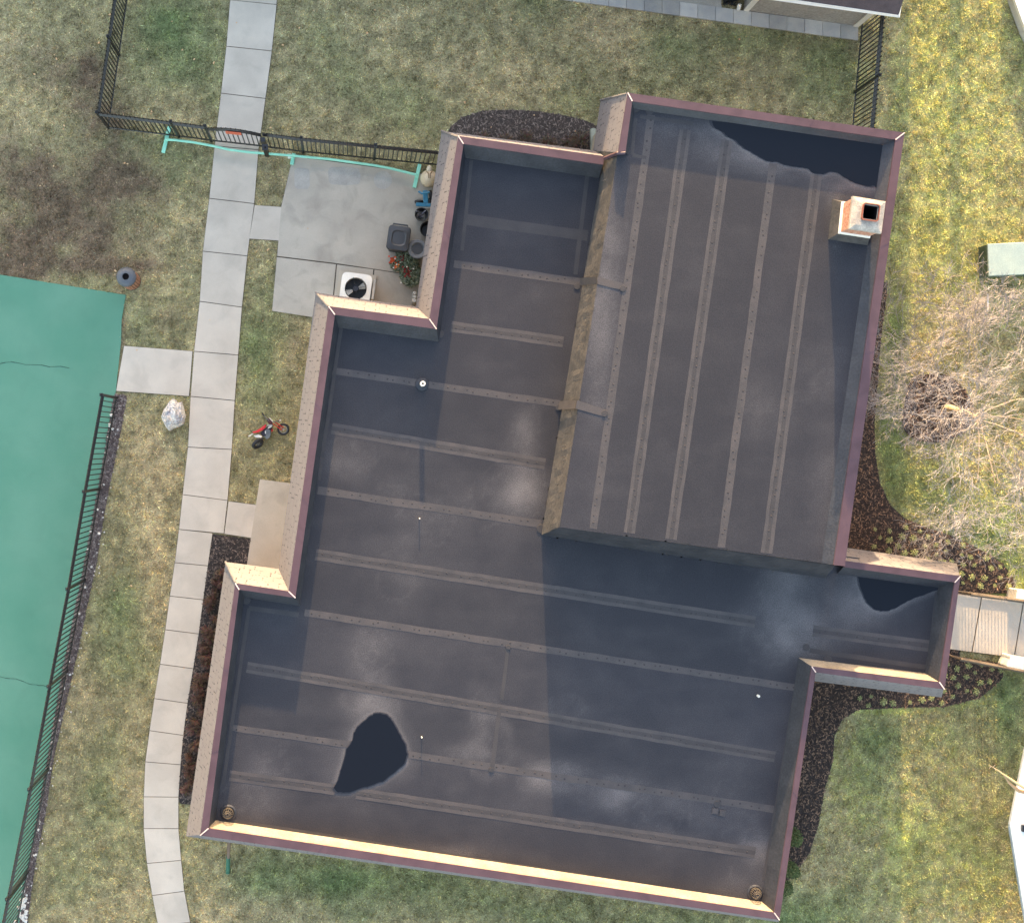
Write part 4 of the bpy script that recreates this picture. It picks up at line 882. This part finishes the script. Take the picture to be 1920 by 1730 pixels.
# blue toy tricycle
c = P(797,374,0); tr = empty('tricycle', tuple(c), 'small blue tricycle with black wheels between the cream tank and the roof edge', 'tricycle')
M_blue = mat('blue_plastic', (.03,.19,.33), (.025,.15,.27), 4, .4, fine=.05)
m = MB(); m.box(P(798,371,.32), (.13, .40, .05), .06); m.build('frame', M_blue, tr, bevel=.02)
m = MB(); m.tube([P(785,359,.5), P(791,363,.52), P(800,362,.52), P(805,360,.5)], .03, 8); m.build('handlebar', M_blue, tr, smooth=True)
m = MB(); m.box(P(794,384,.36), (.40, .10, .04), -.05); m.build('seat', M_blue, tr, bevel=.015)
m = MB(); m.tube([P(788,389,.30), P(808,389,.30)], .015, 8); m.build('axle', M_white, tr, smooth=True)
for x, y, r_ in ((786,379,.12), (806,380,.12), (808,366,.13)):
    m = MB(); m.torus(P(x, y, .14), r_ - .035, .045, M3(0, math.pi / 2, .3 if x > 800 else 1.5), n=24); m.build('wheel', M_black, tr, smooth=True)
# black pot of garden odds and ends; second pot under the eave
c = P(789,406,0); pt = empty('bucket', tuple(c), 'open black bucket holding grey tools below the blue tricycle', 'bucket')
m = MB(); m.lathe([(.13, .0), (.17, .34), (.18, .35), (.165, .345), (.125, .03), (.001, .03)], c, n=28, capt=False); m.build('body', M_black, pt, smooth=True)
m = MB()
for k in range(5): m.tube([c + Vector((random.uniform(-.1, .1), random.uniform(-.1, .1), .08)), c + Vector((random.uniform(-.14, .14), random.uniform(-.14, .14), .38))], .013, 6, col=random.choice([(.35, .33, .36), (.12, .10, .10), (.25, .22, .24)]))
m.build('tool', M_col, pt, smooth=True)
c = P(801,433,0); pt2 = MB(); pt2.lathe([(.16, 0), (.20, .30), (.21, .31), (.19, .30), (.15, .05), (.001, .05)], c, n=28, capt=False); tag(pt2.build('plant_pot', M_black, smooth=True), 'black pot half hidden under the shingled roof edge above the round bin', 'plant pot')
c = P(776,560,0); st_ = empty('gas_meter', tuple(c), 'stack of pale grey fittings at the inner wall corner by the patio', 'meter')
for k, (dx, dy, r_) in enumerate(((0, .09, .055), (.0, 0, .065), (-.01, -.10, .075))):
    m = MB(); m.lathe([(r_ * .8, 0), (r_, .08), (r_, .45), (r_ * .6, .52)], c + Vector((dx, dy, 0)), n=16); m.build('canister', mat('pale_grey', (.45,.46,.46), (.3,.31,.32), 9, .6), st_, smooth=True)
# flowering plant
def leafy(m, c, rx, ry, h, n, cols, L=.07, w=.022):
    for k in range(n):
        a = random.uniform(0, 6.28); r = math.sqrt(random.random()); z = random.uniform(.12, 1) ** .7 * h * (1.05 - .45 * r * r); p = c + Vector((rx * r * math.cos(a), ry * r * math.sin(a), z))
        t = random.uniform(0, 6.28); u = Vector((math.cos(t), math.sin(t), random.uniform(-.4, .6))).normalized(); s = Vector((-u.y, u.x, random.uniform(-.3, .3))).normalized() * w * random.uniform(.6, 1.2); l = L * random.uniform(.6, 1.3)
        q = random.choice(cols); f = random.uniform(.6, 1.4); m.add([p, p + u * l * .5 - s, p + u * l, p + u * l * .5 + s], [(0, 1, 2, 3)], col=tuple(min(.9, x * f) for x in q))
fl = empty('flowering_plant', tuple(P(765,505,0)), 'bushy potted plant with orange and dark red flowers on the patio', 'plant')
m = MB(); GR = [(.17,.20,.12), (.26,.29,.18), (.10,.13,.07), (.34,.36,.25)]
leafy(m, P(762,490,0), .30, .34, .55, 1500, GR); leafy(m, P(770,517,0), .28, .30, .45, 1100, GR); leafy(m, P(747,497,0), .22, .18, .4, 400, GR); m.build('foliage', M_leaf, fl)
for (x, y, n, cc_) in ((737,490,24,(.75,.12,.04)), (741,497,8,(.85,.3,.1)), (760,511,11,(.30,.03,.025)), (768,507,6,(.26,.03,.03)), (752,486,6,(.30,.05,.04))):
    m = MB()
    for k in range(n):
        p = P(x + random.gauss(0, 3.2), y + random.gauss(0, 4.5), random.uniform(.42, .58)); a = random.uniform(0, 6.28)
        m.lathe([(.004, 0), (.022, .010), (.026, .014)], p, n=7, col=tuple(min(1, q_ * random.uniform(.7, 1.2)) for q_ in cc_), M=M3(random.uniform(-.5, .5), random.uniform(-.5, .5), a))
    m.build('flowers', M_leaf, fl)['kind'] = 'stuff'
for x, y in ((741,485),(744,496),(763,500),(775,504),(752,530),(738,502)):
    m = MB(); m.lathe([(.001, -.015), (.02, 0), (.001, .015)], P(x, y, .58), n=8); m.build('white_flower', M_white, fl, smooth=True)
m = MB(); m.lathe([(.12, 0), (.17, .24), (.15, .23)], P(764,500,0), n=20); m.build('pot', M_black, fl, smooth=True)

# ---- child's dirt bike lying on its side
bk = empty('dirt_bike', tuple(P(505,812,0)), "child's red, white and black dirt bike lying on the grass", 'motorbike')
M_red = mat('red_plastic', (.62,.03,.03), (.5,.02,.025), 5, .4, fine=.05); M_tyre = mat('tyre_rubber', (.02,.021,.025), None, 9, .7); M_gry = mat('grey_cast', (.13,.145,.16), (.10,.11,.125), 8, .45)
M_wht = mat('white_plastic', (.80,.78,.76), None, 5, .45, fine=.04)
def B(x, y, z): return P(440 + x / 16, 760 + y / 16, z)
c = B(1460,715,.13); Mw = M3(.22, .12, 0)
m = MB(); m.torus(c, .135, .032, Mw, n=32); w1 = m.build('front_wheel', M_tyre, bk, smooth=True)
m = MB(); m.torus(c, .105, .009, Mw, n=32, m=6)
for k in range(5):
    t = k * 1.257; m.tube([c, c + Mw @ Vector((math.cos(t) * .10, math.sin(t) * .10, 0))], .006, 5)
m.lathe([(.022, -.03), (.022, .03)], c, n=12, M=Mw); m.build('rim', mat('silver_rim', (.6,.6,.6), None, 5, .35, metal=.4), w1, smooth=True)
c2 = B(690,1150,.17); M2 = M3(0, 0, math.radians(38)) @ M3(math.radians(58), 0, 0)
m = MB(); m.torus(c2, .125, .048, M2, n=32); w2 = m.build('rear_wheel', M_tyre, bk, smooth=True)
m = MB(); m.torus(c2, .085, .010, M2, n=28, m=6); m.lathe([(.025, -.04), (.025, .04)], c2, n=12, M=M2)
for k in range(5):
    t = k * 1.257; m.tube([c2, c2 + M2 @ Vector((math.cos(t) * .085, math.sin(t) * .085, 0))], .006, 5)
m.build('rim', M_gry, w2, smooth=True)
for o in (-.028, .028):
    m = MB(); m.tube([B(1170,520,.30) + Vector((o * .7, o, 0)), B(1440,700,.16) + Vector((o * .7, o, 0))], .014, 8); m.build('fork', M_red, bk, smooth=True)
m = MB(); m.tube([B(820,235,.42), B(930,370,.40), B(1040,470,.36), B(1180,500,.33), B(1370,445,.20)], .011, 8); m.build('handlebar', M_gry, bk, smooth=True)
m = MB(); m.tube([B(810,225,.42), B(880,300,.415)], .018, 8); m.build('grip', M_tyre, bk, smooth=True)
m = MB(); m.tube([B(1330,460,.21), B(1390,440,.20)], .022, 8); m.build('grip', M_wht, bk, smooth=True)
def plate(name, pts, z0, z1, mt, par=bk, tilt=0):
    m = MB(); m.prism([tuple(B(x, y, (z0 + z1) / 2)[:2]) for x, y in pts], z0, z1); return m.build(name, mt, par, bevel=.008)
plate('number_plate', [(960,440),(1040,370),(1150,470),(1130,560),(1020,560)], .33, .37, mat('dark_red_plate', (.07,.008,.01), None, 5, .5))
plate('plate_edge', [(1030,380),(1060,365),(1165,480),(1140,500)], .372, .385, mat('cream_sticker', (.8,.72,.6), None, 5, .5))
plate('seat', [(530,790),(640,760),(780,680),(900,585),(950,560),(930,650),(850,740),(700,810),(560,830)], .22, .30, M_red)
plate('tank_shroud', [(960,590),(1080,575),(1140,590),(1110,650),(1000,700),(990,660),(1060,620),(970,615)], .24, .285, M_wht)
plate('rear_fender', [(400,920),(540,840),(570,850),(430,940)], .27, .29, M_wht)
plate('side_panel', [(565,900),(720,870),(830,930),(790,970),(640,965)], .22, .26, M_wht)
plate('engine_cover', [(900,760),(980,690),(1080,740),(1090,850),(1060,960),(970,1020),(890,930),(960,880)], .12, .25, M_gry)
plate('frame_body', [(760,820),(900,700),(1050,560),(1150,560),(1110,700),(1000,900),(850,930)], .08, .20, mat('dark_plum', (.045,.03,.045), None, 6, .5))
plate('sticker', [(905,770),(935,760),(940,850),(910,850)], .252, .256, M_wht)
m = MB(); m.tube([B(860,960,.16), B(700,1140,.17)], .02, 8); m.build('swingarm', M_gry, bk, smooth=True)
plate('exhaust', [(1120,690),(1160,740),(1120,800),(1080,740)], .10, .16, M_red)

# ---- green utility cabinet
ub = empty('utility_cabinet', tuple(P(1880,485,0)), 'pale green utility cabinet behind the bare tree twigs', 'utility box')
q = [P(1853,458,.6), P(1990,451,.6), P(1990,511,.6), P(1855,517,.6)]
m = MB(); m.prism([(v.x, v.y) for v in q], 0, .55); m.build('body', mat('dark_green_paint', (.07,.12,.10), None, 4, .5), ub)
m = MB(); cq = sum(q, Vector()) / 4; qq = [cq + (v - cq) * 1.02 for v in q]; m.prism([(v.x, v.y) for v in qq], .55, .61); m.build('lid', mat('pale_green_paint', (.36,.45,.43), (.30,.39,.39), 2, .4), ub, bevel=.015)
m = MB(); m.tube([P(1852,552,.02), P(1852,583,.5)], .02, 6, col=(.8, .8, .8)); tag(m.build('marker_stake', M_col), 'thin white stake in the grass below the pale green cabinet', 'stake')

# ---- white roofs cut by the right edge
M_wroof = mat('white_roof', (.82,.82,.80), (.78,.78,.77), 2, .5, fine=.03)
def whitebox(label, pts, z, nm='shed', z0=0):
    r_ = empty(nm, tuple(P(*pts[0], 0)), label, nm); w = P2(pts, z); m = MB(); m.prism(w, z - .10, z); m.build('roof', M_wroof, r_)
    cx = sum(a for a, b in w) / len(w); cy = sum(b for a, b in w) / len(w); ww = [(cx + (a - cx) * .97, cy + (b - cy) * .97) for a, b in w]
    m = MB()
    if z > 1.5:
        for k_ in [i_ for i_ in range(len(ww)) if pts[i_][0] > 1990]: m = MB(); m.box((ww[k_][0] * .9 + cx * .1, ww[k_][1] * .9 + cy * .1, (z - .1) / 2), (.1, .1, z - .1)); m.build('post', M_wroof, r_)
        return r_
    m.prism(ww, z0, z - .10); m.build('wall', mat('white_wall', (.6,.62,.62), None, 3, .6), r_); return r_
s1 = whitebox('white roofed shed cut by the top right corner', [(1899,-10),(1923,56),(1990,190),(2100,150),(2040,-80),(1888,-60)], .4)
s2 = whitebox('white canopy roof with a grey edge at the lower right', [(1925,1395),(1894,1545),(1926,1738),(1960,1850),(2200,1850),(2200,1395)], 2.3, 'canopy')
m = MB(); m.tube([P(1893.5,1548,2.22), P(1925.5,1740,2.22)], .05, 6); m.build('gutter', mat('grey_gutter', (.35,.38,.40), None, 4, .5), s2)
m = MB(); m.box(P(1922,1552,2.34), (.16, .16, .10)); m.build('vent', M_black, s2)
# dead branch over the canopy
m = MB(); m.tube([P(1854,1433,2.9), P(1870,1443,2.95), P(1890,1457,3.0), P(1925,1480,3.05), P(1990,1500,3.0)], [.008, .012, .03, .035, .04], 6, col=(.62, .42, .2)); m.tube([P(1880,1450,3.0), P(1893,1468,2.95), P(1910,1482,2.95), P(1950,1492,3.0)], [.01, .03, .05, .04], 6, col=(.55, .33, .16)); m.tube([P(1868,1443,2.95), P(1862,1438,3.0), P(1866,1433,3.02)], .006, 5, col=(.6, .45, .3)); m.tube([P(1858,1436,2.93), P(1855,1440,2.95)], .006, 5, col=(.6, .45, .3))
tag(m.build('branch', M_col, smooth=True), 'bare orange brown branch reaching over the white canopy roof', 'branch')
# entrance railings and white posts
M_brn = mat('brown_rail', (.085,.065,.05), (.06,.045,.036), 4, .6)
for lab, seg, h in (('dark brown handrail along the upper side of the entrance walk', [(1790,1107),(1925,1124),(2080,1145)], .95), ('dark brown handrail along the lower side of the entrance walk', [(1776,1227),(1905,1252),(2060,1278)], .8)):
    r_ = empty('handrail', tuple(P(*seg[0], 0)), lab, 'railing')
    for lv, w_ in ((h, .045), (.35, .02), (.1, .02)):
        m = MB(); m.tube([P(x, y, 0) + up_ * lv for x, y in seg], w_, 4); m.build('rail', M_brn, r_)
    m = MB(); W = [P(x, y, 0) for x, y in seg]
    for i in range(2):
        for k in range(22): m.tube([W[i].lerp(W[i + 1], k / 22), W[i].lerp(W[i + 1], k / 22) + up_ * h], .014, 4)
    m.build('balusters', M_brn, r_)
for lab, pts in (('white panel above the entrance walk at the right edge', [(1905,1104),(1990,1116),(1990,1138),(1903,1124)]), ('white panel below the entrance walk at the right edge', [(1894,1228),(1990,1246),(1990,1270),(1886,1249)])):
    m = MB(); m.prism(P2(pts, .5), 0, .55); o = m.build('white_barrier', M_wroof, bevel=.02); tag(o, lab, 'barrier')

# ---- fallen leaves and white stones
m = MB(); L = [(0, 0, 0), (.03, -.022, .012), (.07, -.012, .005), (.09, .01, .018), (.06, .03, .006), (.025, .024, .014)]
m.add(L, [(0, 1, 2, 3, 4, 5)]); lf = m.build('leaf', mat('orange_leaf', (.55,.26,.12), (.65,.5,.3), 30, .8)); lf.location = P(203,28,.05); tag(lf, 'curled fallen leaf lying on the lawn', 'leaf', 'fallen leaves scattered on the lawn'); nleaf = 0
spots = [(203,28),(188,79),(251,86),(101,104),(105,108),(67,141),(122,238),(119,240),(261,221),(285,212),(283,216),(236,305),(237,308),(77,348),(100,313),(90,290),(241,480),(241,485),(214,506),(276,240),(340,95),(366,110),(400,121),(528,62),(533,85),(560,55),(690,60),(705,20),(508,228),(510,240),(960,40),(792,186),(1388,72),(870,190),(1000,215),(1010,280),(920,240),(1080,245),(300,590),(350,770),(250,905),(245,1095),(500,470),(560,690),(1310,60),(212,1107)]
for (x, y) in spots[1:]:
    copy_thing(lf, P(x, y, .05), random.uniform(0, 6), random.uniform(.5, 1.0))
for k in range(60):
    x, y = random.uniform(20, 1100), random.uniform(5, 1700); p = P(x, y, .05)
    if inpoly(np.array([p.x]), np.array([p.y]), foot)[0] or x < 230 and y > 500: continue
    copy_thing(lf, p, random.uniform(0, 6), random.uniform(.3, .6))
bm = bmesh.new(); bmesh.ops.create_icosphere(bm, subdivisions=2, radius=.05)
for v in bm.verts: v.co = Vector((v.co.x * 1.2, v.co.y * .9, v.co.z * .7)) * (1 + .3 * mn.noise(v.co * 30))
me = bpy.data.meshes.new('stone'); bm.to_mesh(me); bm.free(); me.materials.append(mat('white_stone', (.72,.71,.70), (.6,.58,.57), 9, .8)); stn = bpy.data.objects.new('stone', me); COL.objects.link(stn); stn.location = P(210,778,.03); tag(stn, 'white stone in the narrow soil strip behind the court fence', 'stone', 'white stones along the court fence')
ss = [(206,795),(205,799),(211,804),(221,805),(203,820),(198,850),(195,908),(183,955),(170,995),(186,1000),(165,1030),(176,1042),(172,1062),(160,1100),(148,1150),(130,1240),(126,1262),(131,1264),(120,1290),(112,1350),(96,1390),(94,1440),(90,1447),(72,1555),(75,1540),(64,1603),(67,1602)]
for (x, y) in ss: copy_thing(stn, P(x, y, .03), random.uniform(0, 6), random.uniform(.4, .8))
for k in range(46):
    f = random.random(); copy_thing(stn, P(46 - f * 6 + random.gauss(0, 4), 1690 + f * 50 - 14 + random.gauss(0, 8), .03), random.uniform(0, 6), random.uniform(.4, 1.1))
for k in range(60):
    f = random.random(); x = 222 + (50 - 222) * f + random.gauss(0, 5); y = 760 + 930 * f; x = np.interp(y, [740, 880, 1050, 1220, 1420, 1620, 1700], [231, 214, 182, 152, 108, 66, 52]) + random.gauss(0, 5); copy_thing(stn, P(float(x), y, .03), random.uniform(0, 6), random.uniform(.2, .45))

# ---- small perennials in the east beds
def clump(name, cols, n, r, h, L=.05, w=.016):
    m = MB(); leafy(m, Vector((0, 0, 0)), r, r, h, n, cols, L, w); return m
pc = clump('p', [(.42,.42,.16), (.30,.34,.13), (.50,.46,.22), (.2,.24,.09)], 60, .085, .12, .042, .013)
pl = pc.build('perennial', M_leaf); pl.location = P(1690,1005,.02); tag(pl, 'small yellow green plant in the dark mulch bed', 'plant', 'small plants dotted over the east mulch beds')
beds = [p for p in []]; cnt = 0; used_p = [(1690, 1005)]
lim = G(bed_E); tries = 0
while cnt < 100 and tries < 9000:
    tries += 1
    x = random.uniform(1600, 1900); y = random.uniform(985, 1325); p = P(x, y, .02)
    if not inpoly(np.array([p.x]), np.array([p.y]), lim)[0] or 1100 < y < 1236 or polydist(np.array([x]), np.array([y]), bed_E)[0] < 7 and x < 1890: continue
    if y < 1100 and (y > 1030 + (x - 1590) * .14 and x < 1800 or x < 1640 - (y - 985) * .3): continue
    if y > 1236 and (x < 1765 and y < 1305 or x < 1608): continue
    if any((x - a) ** 2 + (y - b) ** 2 < 17 ** 2 for a, b in used_p): continue
    used_p.append((x, y)); copy_thing(pl, p, random.uniform(0, 6), random.uniform(.55, 1.1)); cnt += 1
# ---- rusty dormant shrubs between sidewalk and west wall
def twig_clump(n, r, h, cols, rad_=.0035):
    m = MB()
    for k in range(n):
        a = random.uniform(0, 6.28); q_ = random.random() ** .6; t = Vector((r * q_ * math.cos(a), r * q_ * math.sin(a), h * (1.05 - .5 * q_ * q_) * random.uniform(.7, 1.1))); b0 = Vector((t.x * .2, t.y * .2, 0)); mid = b0.lerp(t, .55) + Vector((random.uniform(-.03, .03), random.uniform(-.03, .03), .04))
        c_ = tuple(x * random.uniform(.6, 1.4) for x in random.choice(cols)); m.tube([b0, mid, t], [rad_ * 1.6, rad_, rad_ * .6], 3, cap=False, col=c_)
        for j in range(4):
            e2 = mid.lerp(t, random.random()); m.tube([e2, e2 + Vector((random.uniform(-.05, .05), random.uniform(-.05, .05), random.uniform(0, .05)))], [rad_ * .8, rad_ * .5], 3, cap=False, col=c_)
    return m
ds_ = twig_clump(170, .23, .40, [(.22,.12,.08), (.15,.09,.065), (.34,.21,.14), (.10,.06,.045)]).build('dormant_shrub', M_col); ds_.location = P(418,1090,0)
tag(ds_, 'rusty brown dormant shrub between the sidewalk and the west wall', 'shrub', 'dormant shrubs along the west wall')
for k in range(30):
    y = 1078 + k * 14 + random.uniform(-7, 7); x = float(np.interp(y, [1060, 1493], [409, 351])) + random.uniform(-9, 10)
    q_ = copy_thing(ds_, P(x, y, 0), random.uniform(0, 6), 1); q_.scale = (random.uniform(.45, 1.1), random.uniform(.45, 1.1), random.uniform(.5, 1.1))
ns_ = twig_clump(120, .26, .25, [(.2,.13,.09), (.26,.17,.11)]).build('dormant_shrub', M_col); ns_.location = P(905,262,0); tag(ns_, 'low brown twiggy shrub in the mulch bed north of the roof', 'shrub', 'dormant shrubs in the north mulch bed')
for x, y in ((945,268),(985,258),(1025,270),(1065,268),(1090,262)): copy_thing(ns_, P(x, y, 0), random.uniform(0, 6), random.uniform(.7, 1.1))
gs = MB(); leafy(gs, Vector((0, 0, 0)), .20, .24, .9, 900, [(.07,.10,.03), (.12,.13,.05)], .05); g1 = gs.build('evergreen_shrub', M_leaf); g1.location = P(1478,1560,0) ; tag(g1, 'dark green shrub squeezed under the southeast roof edge', 'shrub', 'green shrubs under the southeast roof edge')
copy_thing(g1, P(1472,1620,0), 1, 1.0); copy_thing(g1, P(1462,1655,0), 2, .9)

# ================================================================== BARE TREE
def bare_tree(name, base, label, h, spread, trunk_r, seed, main=7, colr=(.34,.305,.285), lean=(0, 0), depth=6, fork=1.1):
    rnd = random.Random(seed); tr_ = empty(name, tuple(base), label, 'tree'); tm = MB(); bmz = MB(); tw = MB()
    top = base + Vector((lean[0], lean[1], fork)); tm.tube([base - up_ * .05, base.lerp(top, .5) + Vector((.03, .02, 0)), top], [trunk_r * 1.25, trunk_r, trunk_r * .85], 10, col=(.50, .38, .22))
    def grow(p, d, L, r, lv):
        n = 3 if lv < 4 else 2; pts = [p]; rs = [r]; q_ = p; dd = d.copy()
        for k in range(n):
            dd = (dd + Vector((rnd.gauss(0, .17), rnd.gauss(0, .17), rnd.gauss(.03, .10)))).normalized(); q_ = q_ + dd * L / n; pts.append(q_); rs.append(r * (1 - .35 * (k + 1) / n))
        f = rnd.uniform(.8, 1.2); c_ = tuple(x * f for x in (colr if lv > 1 else (.42, .34, .24)))
        (bmz if lv < 3 else tw).tube(pts, rs, 6 if lv < 2 else (4 if lv < 4 else 3), cap=False, col=c_)
        if lv >= depth: return
        nb_ = rnd.choice((2, 3, 3)) if lv < 5 else rnd.choice((2, 3, 3))
        for k in range(nb_):
            i = rnd.choice(range(1, len(pts))); s = pts[i]; az = rnd.uniform(0, 6.28); t = rnd.uniform(.35, .95); o = dd.orthogonal().normalized(); o = Matrix.Rotation(az, 3, dd) @ o
            nd = (dd * math.cos(t) + o * math.sin(t)); nd.z = nd.z * .8 + .10; nd.normalize(); grow(s, nd, L * rnd.uniform(.62, .84), max(.0045, rs[i] * rnd.uniform(.5, .68)), lv + 1)
    for k in range(main):
        a = 2 * math.pi * (k + rnd.uniform(-.3, .3)) / main; el = rnd.uniform(.3, 1.2); d = Vector((math.cos(a) * math.cos(el), math.sin(a) * math.cos(el), math.sin(el)))
        grow(top + Vector((0, 0, rnd.uniform(-.3, .2))), d, spread * rnd.uniform(.36, .5) * (1 + .25 * math.sin(el)), trunk_r * rnd.uniform(.18, .28), 0)
    tm.build('trunk', M_colr, tr_, smooth=True); bmz.build('branches', M_col, tr_, smooth=True); tw.build('twigs', M_col, tr_); return tr_
bare_tree('bare_tree', P(1776,764,0), 'leafless spreading tree rising from the round mulch patch on the right lawn', 6, 3.7, .088, 12, main=10, lean=(.22,-.32), fork=1.3, depth=7)
# things outside the frame whose shadows fall into it
m = MB(); m.tube([(16.22, 12.95, 0), (16.22, 12.95, 1.3)], .145, 12); m.lathe([(.17, 0), (.16, .05), (.02, .08)], (16.22, 12.95, 1.3), n=12); tag(m.build('bollard', M_gry, smooth=True), 'grey post standing just beyond the top edge of the lawn', 'bollard')
